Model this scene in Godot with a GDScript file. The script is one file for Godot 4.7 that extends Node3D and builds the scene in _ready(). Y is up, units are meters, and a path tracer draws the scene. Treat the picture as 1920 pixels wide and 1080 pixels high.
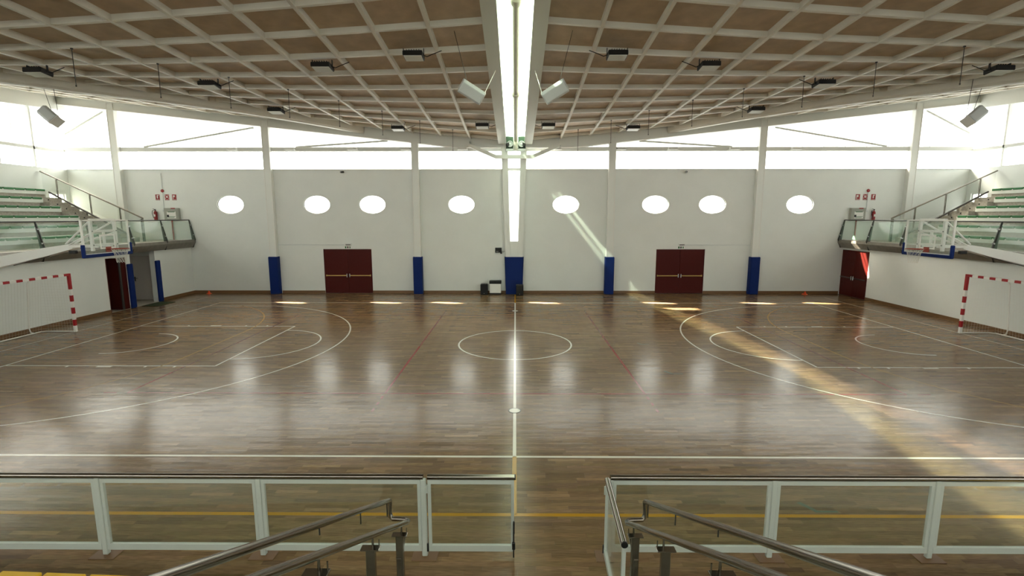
extends Node3D
# Sports hall. Units are metres, y up; x runs along the hall, -z is the wall with the oval windows.

const ENDA = "the grey-door end"
const ENDB = "the corner-door end"
const WALLZ = -10.4      # inner face of the far wall
const SIDEX = 17.1       # inner face of the low side walls
const ENDX = 23.15       # inner face of the end walls behind the stands
const BACKZ = 22.0       # inner face of the wall behind the near stand
const MIDZ = 5.8         # the roof is mirrored here
const S = 1.452          # roof grid across
const SZ = 1.43          # roof grid along

var M = {}
var used = {}
var rng = RandomNumberGenerator.new()

# ------------------------------------------------------------------ mesh builder
class MB:
	var v = PackedVector3Array()
	var n = PackedVector3Array()
	var c = PackedColorArray()
	var ix = PackedInt32Array()
	var col = Color(1, 1, 1)
	func quad(a: Vector3, b: Vector3, d: Vector3, e: Vector3, nn = null) -> void:
		var q: Vector3 = (b - a).cross(d - a)
		if q.length_squared() < 1e-14:
			q = (d - a).cross(e - a)
		q = q.normalized()
		var k = v.size()
		for p in [a, b, d, e]:
			v.append(p); n.append(q if nn == null else nn); c.append(col)
		for t in [0, 2, 1, 0, 3, 2]:
			ix.append(k + t)
	func tri(a: Vector3, b: Vector3, d: Vector3) -> void:
		var q: Vector3 = (b - a).cross(d - a).normalized()
		var k = v.size()
		for p in [a, b, d]:
			v.append(p); n.append(q); c.append(col)
		for t in [0, 2, 1]:
			ix.append(k + t)
	func hexa(p: Array) -> void: # bottom ring of four (seen from above counter-clockwise), then top ring
		quad(p[3], p[2], p[1], p[0]); quad(p[4], p[5], p[6], p[7])
		for i in 4:
			var j = (i + 1) % 4
			quad(p[i], p[j], p[j + 4], p[i + 4])
	func bb(a: Vector3, b: Vector3) -> void:
		hexa([Vector3(a.x, a.y, b.z), Vector3(b.x, a.y, b.z), Vector3(b.x, a.y, a.z), Vector3(a.x, a.y, a.z),
			Vector3(a.x, b.y, b.z), Vector3(b.x, b.y, b.z), Vector3(b.x, b.y, a.z), Vector3(a.x, b.y, a.z)])
	func box(ctr: Vector3, s: Vector3, bs = Basis.IDENTITY) -> void:
		var p = []
		for y in [-0.5, 0.5]:
			for q in [[-0.5, 0.5], [0.5, 0.5], [0.5, -0.5], [-0.5, -0.5]]:
				p.append(ctr + bs * Vector3(q[0] * s.x, y * s.y, q[1] * s.z))
		hexa(p)
	func rbox(ctr: Vector3, s: Vector3, r: float, bs = Basis.IDENTITY) -> void: # box with chamfered edges
		var h = s * 0.5
		var g = func(x, y, z): return ctr + bs * Vector3(x, y, z)
		var i = h - Vector3(r, r, r)
		for sg in [-1.0, 1.0]:
			var f = [[g.call(sg * h.x, -i.y, -i.z), g.call(sg * h.x, i.y, -i.z), g.call(sg * h.x, i.y, i.z), g.call(sg * h.x, -i.y, i.z)],
				[g.call(-i.x, sg * h.y, -i.z), g.call(-i.x, sg * h.y, i.z), g.call(i.x, sg * h.y, i.z), g.call(i.x, sg * h.y, -i.z)],
				[g.call(-i.x, -i.y, sg * h.z), g.call(i.x, -i.y, sg * h.z), g.call(i.x, i.y, sg * h.z), g.call(-i.x, i.y, sg * h.z)]]
			for q in f:
				if sg > 0: quad(q[0], q[1], q[2], q[3])
				else: quad(q[3], q[2], q[1], q[0])
		for a in [-1.0, 1.0]:
			for b in [-1.0, 1.0]:
				out(ctr, [g.call(a * h.x, b * i.y, -i.z), g.call(a * h.x, b * i.y, i.z), g.call(a * i.x, b * h.y, i.z), g.call(a * i.x, b * h.y, -i.z)])
				out(ctr, [g.call(a * h.x, -i.y, b * i.z), g.call(a * h.x, i.y, b * i.z), g.call(a * i.x, i.y, b * h.z), g.call(a * i.x, -i.y, b * h.z)])
				out(ctr, [g.call(-i.x, a * h.y, b * i.z), g.call(i.x, a * h.y, b * i.z), g.call(i.x, a * i.y, b * h.z), g.call(-i.x, a * i.y, b * h.z)])
				for d in [-1.0, 1.0]:
					var t = [g.call(a * h.x, b * i.y, d * i.z), g.call(a * i.x, b * h.y, d * i.z), g.call(a * i.x, b * i.y, d * h.z)]
					if (t[1] - t[0]).cross(t[2] - t[0]).dot(t[0] - ctr) > 0: tri(t[0], t[1], t[2])
					else: tri(t[0], t[2], t[1])
	func out(ctr: Vector3, q: Array) -> void:
		if (q[1] - q[0]).cross(q[2] - q[0]).dot((q[0] + q[2]) * 0.5 - ctr) > 0: quad(q[0], q[1], q[2], q[3])
		else: quad(q[3], q[2], q[1], q[0])
	func rings(rs: Array, closed_ends = true) -> void: # smooth skin over rings of points
		var m: int = rs[0].size()
		var k = v.size()
		for a in rs.size():
			var ctr = Vector3.ZERO
			for p in rs[a]: ctr += p
			ctr /= m
			for p in rs[a]:
				v.append(p); n.append((p - ctr).normalized()); c.append(col)
		for a in rs.size() - 1:
			for i in m:
				var j = (i + 1) % m
				for t in [k + a * m + i, k + (a + 1) * m + j, k + a * m + j, k + a * m + i, k + (a + 1) * m + i, k + (a + 1) * m + j]:
					ix.append(t)
		if closed_ends:
			for i in range(1, m - 1):
				tri(rs[0][0], rs[0][i + 1], rs[0][i])
				var z: Array = rs[rs.size() - 1]
				tri(z[0], z[i], z[i + 1])
	func tube(pts: Array, r: float, seg = 8) -> void:
		var rs = []
		var ref = Vector3.UP
		for i in pts.size():
			var d: Vector3 = (pts[mini(i + 1, pts.size() - 1)] - pts[maxi(i - 1, 0)]).normalized()
			if i == 0:
				ref = Vector3.UP if absf(d.y) < 0.9 else Vector3.RIGHT
			var a = (ref - d * ref.dot(d)).normalized()
			ref = a
			var b = d.cross(a)
			var ring = []
			for k in seg:
				var t = TAU * k / seg
				ring.append(pts[i] + (a * cos(t) + b * sin(t)) * r)
			rs.append(ring)
		rings(rs)
	func lathe(prof: Array, xf: Transform3D, seg = 16) -> void: # prof: [r, y] from bottom to top, round local y
		for i in prof.size() - 1:
			var a: Array = prof[i]
			var b: Array = prof[i + 1]
			var dn = Vector2(b[1] - a[1], a[0] - b[0]).normalized()
			for k in seg:
				var t0 = TAU * k / seg
				var t1 = TAU * (k + 1) / seg
				var base = v.size()
				for q in [[a, t0], [a, t1], [b, t1], [b, t0]]:
					v.append(xf * Vector3(q[0][0] * cos(q[1]), q[0][1], -q[0][0] * sin(q[1])))
					n.append((xf.basis * Vector3(dn.x * cos(q[1]), dn.y, -dn.x * sin(q[1]))).normalized()); c.append(col)
				for t in [0, 2, 1, 0, 3, 2]: ix.append(base + t)
	func prism(poly: Array, xf: Transform3D, depth: float) -> void: # poly in local xy, extruded along local z
		var pv = PackedVector2Array(poly)
		if not Geometry2D.is_polygon_clockwise(pv) == false:
			pv.reverse()
		var t = Geometry2D.triangulate_polygon(pv)
		for i in range(0, t.size(), 3):
			var q = [pv[t[i]], pv[t[i + 1]], pv[t[i + 2]]]
			if (q[1] - q[0]).cross(q[2] - q[0]) < 0: q = [q[0], q[2], q[1]]
			var f = func(p, z): return xf * Vector3(p.x, p.y, z)
			tri(f.call(q[0], depth), f.call(q[1], depth), f.call(q[2], depth))
			tri(f.call(q[0], 0.0), f.call(q[2], 0.0), f.call(q[1], 0.0))
		for i in pv.size():
			var a = pv[i]
			var b = pv[(i + 1) % pv.size()]
			quad(xf * Vector3(a.x, a.y, 0), xf * Vector3(b.x, b.y, 0), xf * Vector3(b.x, b.y, depth), xf * Vector3(a.x, a.y, depth))
	func arc(ctr: Vector2, r: float, w: float, a0: float, a1: float, y: float, seg = 48) -> void: # flat painted arc on the floor
		for k in seg:
			var t0 = lerpf(a0, a1, float(k) / seg)
			var t1 = lerpf(a0, a1, float(k + 1) / seg)
			var p = func(rr, t): return Vector3(ctr.x + rr * cos(t), y, ctr.y - rr * sin(t))
			var u = r - w / 2 if a1 > a0 else r + w / 2
			var o = r + w / 2 if a1 > a0 else r - w / 2
			quad(p.call(u, t0), p.call(o, t0), p.call(o, t1), p.call(u, t1), Vector3.UP)
	func mesh() -> ArrayMesh:
		var a = []
		a.resize(Mesh.ARRAY_MAX)
		a[Mesh.ARRAY_VERTEX] = v; a[Mesh.ARRAY_NORMAL] = n; a[Mesh.ARRAY_COLOR] = c; a[Mesh.ARRAY_INDEX] = ix
		var m = ArrayMesh.new()
		m.add_surface_from_arrays(Mesh.PRIMITIVE_TRIANGLES, a)
		return m

# ------------------------------------------------------------------ scene helpers
func numbered(called: String) -> String:
	var k: int = used.get(called, 0)
	used[called] = k + 1
	return called if k == 0 else "%s_%03d" % [called, k]

func tag(o: Node, label: String, category: String, group = "", kind = ""):
	o.set_meta("label", label); o.set_meta("category", category)
	if group: o.set_meta("group", group)
	if kind: o.set_meta("kind", kind)
	return o

func put(called: String, b, m: Material, parent: Node = null) -> MeshInstance3D:
	var o = MeshInstance3D.new()
	o.mesh = b if b is Mesh else b.mesh()
	o.material_override = m
	if parent == null:
		o.name = numbered(called); add_child(o)
	else:
		o.name = called; parent.add_child(o, true)
	return o

func thing(called: String, label: String, category: String, at = Vector3.ZERO, group = "", kind = "") -> Node3D:
	var o = Node3D.new()
	o.name = numbered(called); add_child(o); o.position = at
	tag(o, label, category, group, kind)
	return o

func bx(a: Vector3, b: Vector3) -> MB:
	var m = MB.new(); m.bb(a, b); return m

func cb(ctr: Vector3, s: Vector3, r = 0.0, bs = Basis.IDENTITY) -> MB:
	var m = MB.new()
	if r > 0: m.rbox(ctr, s, r, bs)
	else: m.box(ctr, s, bs)
	return m

func tb(pts: Array, r: float, seg = 8) -> MB:
	var m = MB.new(); m.tube(pts, r, seg); return m

func noise_tex(freq: float, lo: float, hi: float, seed_: int, oct = 4, normal = false, size = 512) -> ImageTexture:
	var f = FastNoiseLite.new()
	f.seed = seed_; f.frequency = freq; f.fractal_octaves = oct; f.noise_type = FastNoiseLite.TYPE_SIMPLEX_SMOOTH
	var im = f.get_seamless_image(size, size)
	im.convert(Image.FORMAT_RGBA8)
	if normal:
		im.bump_map_to_normal_map(4.0)
		return ImageTexture.create_from_image(im)
	for y in size:
		for x in size:
			var g = lerpf(lo, hi, im.get_pixel(x, y).r)
			im.set_pixel(x, y, Color(g, g, g))
	return ImageTexture.create_from_image(im)

func mat(col: Color, rough = 0.6, metal = 0.0) -> StandardMaterial3D:
	var m = StandardMaterial3D.new()
	m.albedo_color = col; m.roughness = rough; m.metallic = metal
	return m

func tri_tex(m: StandardMaterial3D, t: Texture2D, scale: Vector3) -> StandardMaterial3D:
	m.albedo_texture = t; m.uv1_triplanar = true; m.uv1_world_triplanar = true; m.uv1_scale = scale
	return m

func glass(col: Color, alpha: float) -> StandardMaterial3D:
	var m = mat(Color(col, alpha), 0.05)
	m.transparency = BaseMaterial3D.TRANSPARENCY_ALPHA
	return m

func roof_main(x: float, z: float) -> float:
	return 8.87204 - .05671 * x + .14837 * z - .01377 * x * z + .00199 * x * x + .00343 * z * z

func roof(x: float, z: float) -> float: # height of the underside of the roof joists
	x = absf(x)
	if z > MIDZ: z = 2 * MIDZ - z
	var zc = x - 18.0 # crease
	var lift = 0.0
	if x > 15.4: lift = roof_main(15.4, -2.6) - roof_main(x, zc)
	if z >= zc: return roof_main(x, z) + lift
	return lerpf(roof_main(x, zc) + lift, win_top(x) + 0.38, (zc - z) / (zc - WALLZ))

func win_top(x: float) -> float:
	return 7.203 + 0.1058 * absf(x)

# ------------------------------------------------------------------ scene
func _ready() -> void:
	rng.seed = 7
	setup_camera_and_light()
	make_materials()
	build_floor()
	build_far_wall()
	build_side_walls()
	build_ends_and_back()
	build_roof()
	build_roof_fittings()
	for sd in [-1.0, 1.0]:
		build_stand(sd)
		build_hoop(sd)
		build_goal(sd)
		build_fire_corner(sd)
	build_near_stand()
	build_barrier()
	build_handrails()
	build_small_things()

func setup_camera_and_light() -> void:
	var cam = Camera3D.new()
	cam.name = "camera"
	cam.fov = 60.92
	cam.near = 0.05; cam.far = 400.0
	add_child(cam)
	cam.look_at_from_position(Vector3(0.0138, 4.0533, 15.340), Vector3(0.0138, 4.0533, 15.340) + Vector3(-0.007085, -0.144755, -0.989442))
	cam.current = true
	var e = Environment.new()
	e.background_mode = Environment.BG_SKY
	var sky = Sky.new()
	var sm = ProceduralSkyMaterial.new()
	sm.sky_top_color = Color(0.95, 0.965, 0.93)
	sm.sky_horizon_color = Color(0.985, 0.985, 0.95)
	sm.ground_horizon_color = Color(0.80, 0.79, 0.75)
	sm.ground_bottom_color = Color(0.62, 0.62, 0.60)
	sm.sun_angle_max = 60.0
	sm.sun_curve = 0.18
	sm.sky_energy_multiplier = 1.0
	sky.sky_material = sm
	e.sky = sky
	e.background_energy_multiplier = 5.0
	e.tonemap_mode = Environment.TONE_MAPPER_LINEAR
	e.tonemap_exposure = 1.80
	e.sdfgi_enabled = true; e.ssao_enabled = true; e.ssil_enabled = true
	var we = WorldEnvironment.new()
	we.name = "environment"
	we.environment = e
	add_child(we)
	var sun = DirectionalLight3D.new()
	sun.name = "sun"
	add_child(sun)
	sun.look_at_from_position(Vector3.ZERO, Vector3(0.90, -1.0, 0.64))
	sun.light_color = Color(1.0, 0.95, 0.86)
	sun.light_energy = 16.0
	sun.light_angular_distance = 1.5
	sun.shadow_enabled = true
	# added second sun, standing in for sunlight the ribbed skylight scatters lengthwise
	var spread = DirectionalLight3D.new()
	spread.name = "added_spread_sun"
	add_child(spread)
	spread.look_at_from_position(Vector3.ZERO, Vector3(0.78, -1.0, -0.30))
	spread.light_color = Color(0.93, 1.0, 0.86)
	spread.light_energy = 18.0
	spread.light_angular_distance = 2.0
	spread.shadow_enabled = true
	spread.sky_mode = DirectionalLight3D.SKY_MODE_LIGHT_ONLY

func make_materials() -> void:
	M.wall = tri_tex(mat(Color(0.885, 0.90, 0.885), 0.7), noise_tex(0.008, 0.975, 1.0, 3), Vector3(0.12, 0.12, 0.12))
	M.white = mat(Color(0.88, 0.88, 0.86), 0.45)
	M.barrier = mat(Color(0.72, 0.745, 0.72), 0.45)
	M.column = mat(Color(0.87, 0.88, 0.86), 0.5)
	M.base = mat(Color(0.44, 0.32, 0.20), 0.4)
	M.door = mat(Color(0.285, 0.085, 0.07), 0.4)
	M.door.metallic_specular = 0.25
	M.brass = mat(Color(0.72, 0.62, 0.36), 0.35, 0.7)
	M.chrome = mat(Color(0.75, 0.75, 0.76), 0.2, 1.0)
	M.steel = mat(Color(0.55, 0.53, 0.50), 0.20, 1.0)
	M.dark_steel = mat(Color(0.30, 0.30, 0.29), 0.35, 0.8)
	M.blue = mat(Color(0.06, 0.155, 0.39), 0.55)
	M.blue.metallic_specular = 0.25
	M.black = mat(Color(0.05, 0.05, 0.055), 0.5)
	M.grille = mat(Color(0.10, 0.10, 0.10), 0.8)
	M.grey_door = mat(Color(0.78, 0.75, 0.72), 0.5)
	M.beige_floor = mat(Color(0.74, 0.71, 0.66), 0.35)
	M.green_mat = tri_tex(mat(Color(0.20, 0.27, 0.13), 0.95), noise_tex(0.2, 0.6, 1.0, 31, 2, false, 128), Vector3(3, 3, 3))
	M.orange = mat(Color(0.90, 0.30, 0.12), 0.5)
	M.red = mat(Color(0.62, 0.05, 0.10), 0.4)
	M.red_metal = mat(Color(0.55, 0.06, 0.07), 0.35)
	M.goal_white = mat(Color(0.92, 0.92, 0.90), 0.35)
	M.net = mat(Color(0.85, 0.85, 0.82), 0.8)
	M.concrete = tri_tex(mat(Color(0.70, 0.68, 0.63), 0.8), noise_tex(0.03, 0.82, 1.0, 5), Vector3(0.5, 0.5, 0.5))
	M.edge = tri_tex(mat(Color(0.52, 0.50, 0.46), 0.28, 0.35), noise_tex(0.02, 0.85, 1.0, 8), Vector3(0.4, 0.4, 0.4))
	M.seat_green = mat(Color(0.13, 0.42, 0.21), 0.4)
	M.seat_yellow = mat(Color(0.86, 0.68, 0.08), 0.4)
	M.bench = mat(Color(0.86, 0.88, 0.85), 0.5)
	M.joist = mat(Color(0.87, 0.86, 0.82), 0.45)
	M.beam = mat(Color(0.84, 0.86, 0.83), 0.4)
	M.panel = []
	var pt = noise_tex(0.01, 0.86, 1.0, 12)
	for cc in [Color(0.80, 0.715, 0.61), Color(0.785, 0.70, 0.59), Color(0.81, 0.725, 0.625)]:
		M.panel.append(tri_tex(mat(cc, 0.55), pt, Vector3(0.3, 0.3, 0.3)))
	M.deck = mat(Color(0.55, 0.54, 0.52), 0.8)
	M.pane = glass(Color(0.93, 1.0, 0.97), 0.04)
	M.rail_glass = glass(Color(0.62, 0.80, 0.70), 0.14)
	M.rail_glass.metallic_specular = 0.2
	M.barrier_glass = glass(Color(0.50, 0.72, 0.54), 0.035)
	M.board_glass = glass(Color(0.80, 0.88, 0.84), 0.10)
	var fr = mat(Color(0.95, 0.95, 0.93, 0.55), 0.2)
	fr.transparency = BaseMaterial3D.TRANSPARENCY_ALPHA
	fr.backlight_enabled = true; fr.backlight = Color(1, 1, 1)
	M.poly = fr
	var sk = mat(Color(0.90, 0.97, 0.95, 0.88), 0.2)
	sk.transparency = BaseMaterial3D.TRANSPARENCY_ALPHA
	sk.backlight_enabled = true; sk.backlight = Color(0.32, 0.345, 0.335)
	M.skylight = sk
	# floor wood and the paint on it
	var wood = mat(Color(1, 1, 1), 0.19)
	wood.metallic_specular = 0.28
	tri_tex(wood, noise_tex(0.02, 0.80, 1.08, 21, 5), Vector3(0.35, 0.35, 5.0))
	wood.vertex_color_use_as_albedo = true
	M.wood = wood
	M.line_white = mat(Color(0.90, 0.89, 0.84), 0.18)
	M.line_red = mat(Color(0.54, 0.11, 0.10), 0.18)
	M.line_yellow = mat(Color(0.74, 0.55, 0.14), 0.18)
	M.line_tan = mat(Color(0.66, 0.52, 0.30), 0.18)
	for ml in [M.line_white, M.line_red, M.line_yellow, M.line_tan]: ml.metallic_specular = 0.38
	M.tape_green = mat(Color(0.16, 0.27, 0.14), 0.4)
	M.lamp_face = mat(Color(0.85, 0.86, 0.84), 0.3)
	M.lens = mat(Color(0.50, 0.50, 0.50), 0.25)
	M.sign_green = mat(Color(0.10, 0.40, 0.22), 0.5)
	M.cloth_grey = mat(Color(0.80, 0.82, 0.82), 0.6)
	M.pipe = mat(Color(0.72, 0.71, 0.66), 0.5)
	M.handrail = mat(Color(0.20, 0.17, 0.15), 0.4)
	M.rim = mat(Color(0.58, 0.20, 0.12), 0.5)
	M.stair_glass = glass(Color(0.70, 0.85, 0.78), 0.05)
	M.stair_glass.metallic_specular = 0.2
	M.cabinet = mat(Color(0.60, 0.61, 0.57), 0.45)
	M.motor_green = mat(Color(0.13, 0.24, 0.16), 0.5)

# ------------------------------------------------------------------ floor
func wood_color() -> Color:
	var t = rng.randf()
	var k = 0.80 + 0.38 * rng.randf()
	if t < 0.09: k *= 1.28
	elif t < 0.20: k *= 0.78
	return Color(0.250 * k, 0.162 * k * (0.97 + 0.06 * rng.randf()), 0.086 * k * (0.93 + 0.14 * rng.randf()))

func build_floor() -> void:
	var fl = thing("floor", "polished wooden strip floor painted with white, red and yellow court lines", "floor", Vector3.ZERO, "", "structure")
	var L = 0.62
	var W = 0.0755
	var z0 = WALLZ
	var rows = int(ceil((11.0 - WALLZ) / W))
	var variants = []
	for k in 14:
		var b = MB.new(); b.col = wood_color()
		b.bb(Vector3(-L / 2 + 0.0006, -0.014, -W / 2 + 0.0005), Vector3(L / 2 - 0.0006, 0, W / 2 - 0.0005))
		variants.append(b.mesh())
	var field = MB.new()
	var singles = 0
	for r in rows:
		var za = z0 + r * W
		var off = rng.randf() * L
		var x = -SIDEX - off
		while x < SIDEX:
			var a = maxf(x, -SIDEX)
			var e = minf(x + L, SIDEX)
			var cx = x + L / 2
			if singles < 300 and za > 9.26 and za < 10.42 and absf(cx) < 5.9 and za > 9.28:
				var o = put("plank", variants[rng.randi() % 14], M.wood, fl)
				o.position = Vector3(cx, 0, za + W / 2)
				o.rotation = Vector3((rng.randf() - 0.5) * 0.004, 0, (rng.randf() - 0.5) * 0.0006)
				singles += 1
			elif e - a > 0.02:
				field.col = wood_color()
				var nn = Vector3((rng.randf() - 0.5) * 0.006, 1, (rng.randf() - 0.5) * 0.022).normalized()
				var g = 0.0005
				field.quad(Vector3(a + g, 0, za + W - g), Vector3(e - g, 0, za + W - g), Vector3(e - g, 0, za + g), Vector3(a + g, 0, za + g), nn)
				field.quad(Vector3(a + g, -0.006, za + W - g), Vector3(e - g, -0.006, za + W - g), Vector3(e - g, 0, za + W - g), Vector3(a + g, 0, za + W - g))
				field.quad(Vector3(e - g, -0.006, za + W - g), Vector3(e - g, -0.006, za + g), Vector3(e - g, 0, za + g), Vector3(e - g, 0, za + W - g))
			x += L
	var pf = put("plank_field", field, M.wood, fl)
	pf.set_meta("kind", "stuff")
	var sub = bx(Vector3(-ENDX - 0.3, -0.4, WALLZ - 0.4), Vector3(ENDX + 0.3, -0.0065, BACKZ + 0.3))
	put("subfloor", sub, M.deck, fl)
	# painted lines, each its own part
	var Y = 0.0015
	var w = 0.05
	var ln = func(x0, zz0, x1, zz1, m, ww = 0.05, called = "court_line"):
		var d = Vector3(x1 - x0, 0, zz1 - zz0).normalized()
		var s = Vector3(d.z, 0, -d.x) * ww / 2
		var b = MB.new()
		var p = Vector3(x0, Y, zz0)
		var q = Vector3(x1, Y, zz1)
		b.quad(p - s, q - s, q + s, p + s, Vector3.UP)
		return put(called, b, m, fl)
	var arcl = func(c, r, a0, a1, m, yy = Y):
		var b = MB.new()
		b.arc(c, r, w, a0, a1, yy)
		return put("court_line", b, m, fl)
	Y = 0.0012
	# volleyball, red
	for sz in [-1, 1]: ln.call(-9.0, 4.5 * sz, 9.0, 4.5 * sz, M.line_red)
	for sx in [-1, 1]:
		ln.call(9.0 * sx, -4.5, 9.0 * sx, 4.5, M.line_red)
		ln.call(3.0 * sx, -4.5, 3.0 * sx, 4.5, M.line_red)
		for sz in [-1, 1]:
			for k in 3:
				ln.call(3.0 * sx, sz * (4.68 + 0.36 * k), 3.0 * sx, sz * (4.84 + 0.36 * k), M.line_red)
		ln.call(9.25 * sx, 4.5, 9.55 * sx, 4.5, M.line_red)
	# handball, yellow
	Y = 0.0016
	ln.call(-15.6, 9.14, 15.6, 9.14, M.line_yellow, 0.07)
	ln.call(0.0, 7.5, 0.0, 9.14, M.line_yellow, 0.07)
	ln.call(0.0, -10.3, 0.0, -7.5, M.line_yellow, 0.07)
	for sx in [-1.0, 1.0]:
		ln.call(15.6 * sx, -9.14, 15.6 * sx, 9.14, M.line_white, 0.03)
		ln.call(9.6 * sx, -1.5, 9.6 * sx, 1.5, M.line_tan)
		for sz in [-1.0, 1.0]:
			var a0 = 0.0 if sx < 0 else PI
			var dir = -1.0 if sx * sz < 0 else 1.0
			if sx < 0: arcl.call(Vector2(-15.6, 1.5 * sz), 6.0, 0.0, -sz * PI / 2, M.line_tan, 0.0018)
			else: arcl.call(Vector2(15.6, 1.5 * sz), 6.0, PI, PI + sz * PI / 2, M.line_tan, 0.0018)
	# basketball, white
	Y = 0.0022
	for sz in [-1, 1]: ln.call(-14.025, 7.5 * sz, 14.025, 7.5 * sz, M.line_white, 0.06)
	for sx in [-1.0, 1.0]:
		ln.call(14.0 * sx, -7.5, 14.0 * sx, 7.5, M.line_white)
		for sz in [-1, 1]:
			ln.call(14.0 * sx, 2.45 * sz, 8.2 * sx, 2.45 * sz, M.line_white)
			for t in [12.25, 11.4, 10.1, 9.3]:
				ln.call(t * sx, 2.5 * sz, (t - (0.4 if t == 11.4 else 0.06)) * sx, 2.5 * sz, M.line_white, 0.13, "lane_mark")
			ln.call(14.0 * sx, 6.6 * sz, 11.0 * sx, 6.6 * sz, M.line_white)
		ln.call(8.2 * sx, -2.45, 8.2 * sx, 2.45, M.line_white)
		var a = 0.0 if sx < 0 else PI
		arcl.call(Vector2(8.2 * sx, 0), 1.8, a - PI / 2, a + PI / 2, M.line_white, 0.0024)
		arcl.call(Vector2(12.425 * sx, 0), 6.75, a - 1.359, a + 1.359, M.line_white, 0.0024)
		arcl.call(Vector2(12.425 * sx, 0), 1.25, a - PI / 2, a + PI / 2, M.line_white, 0.0024)
	arcl.call(Vector2.ZERO, 1.8, 0.0, TAU, M.line_white, 0.0024)
	Y = 0.0028
	ln.call(0.0, -7.5, 0.0, 7.5, M.line_white, 0.06)
	# floor sockets for net posts on the halfway line
	for zz in [5.5, -5.5]:
		var b = MB.new()
		b.lathe([[0.135, 0.0], [0.135, 0.0045], [0.115, 0.0045]], Transform3D(Basis.IDENTITY, Vector3(0, 0, zz)), 24)
		var o = put("socket_cover", b, M.dark_steel, fl)
		var cpl = MB.new()
		cpl.lathe([[0.115, 0.0042], [0.001, 0.0042]], Transform3D(Basis.IDENTITY, Vector3(0, 0, zz)), 24)
		put("socket_lid", cpl, M.line_white, o)
	# green tape corners
	for t in [[4.15, 2.94, 0.75], [4.26, 8.95, 0.75], [4.1, 0.01, 0.6]]:
		var b = MB.new()
		var k: float = t[2]
		b.quad(Vector3(t[0] - 0.12 * k, 0.003, t[1] + 0.15 * k), Vector3(t[0] + 0.30 * k, 0.003, t[1] + 0.15 * k), Vector3(t[0] + 0.30 * k, 0.003, t[1] + 0.09 * k), Vector3(t[0] - 0.05 * k, 0.003, t[1] + 0.09 * k))
		b.quad(Vector3(t[0] - 0.12 * k, 0.003, t[1] + 0.15 * k), Vector3(t[0] - 0.05 * k, 0.003, t[1] + 0.09 * k), Vector3(t[0] - 0.22 * k, 0.003, t[1] - 0.19 * k), Vector3(t[0] - 0.30 * k, 0.003, t[1] - 0.16 * k))
		put("tape_mark", b, M.tape_green, fl)

# ------------------------------------------------------------------ far wall
func side_word(x: float) -> String:
	return "toward " + (ENDA if x < 0 else ENDB)

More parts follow.
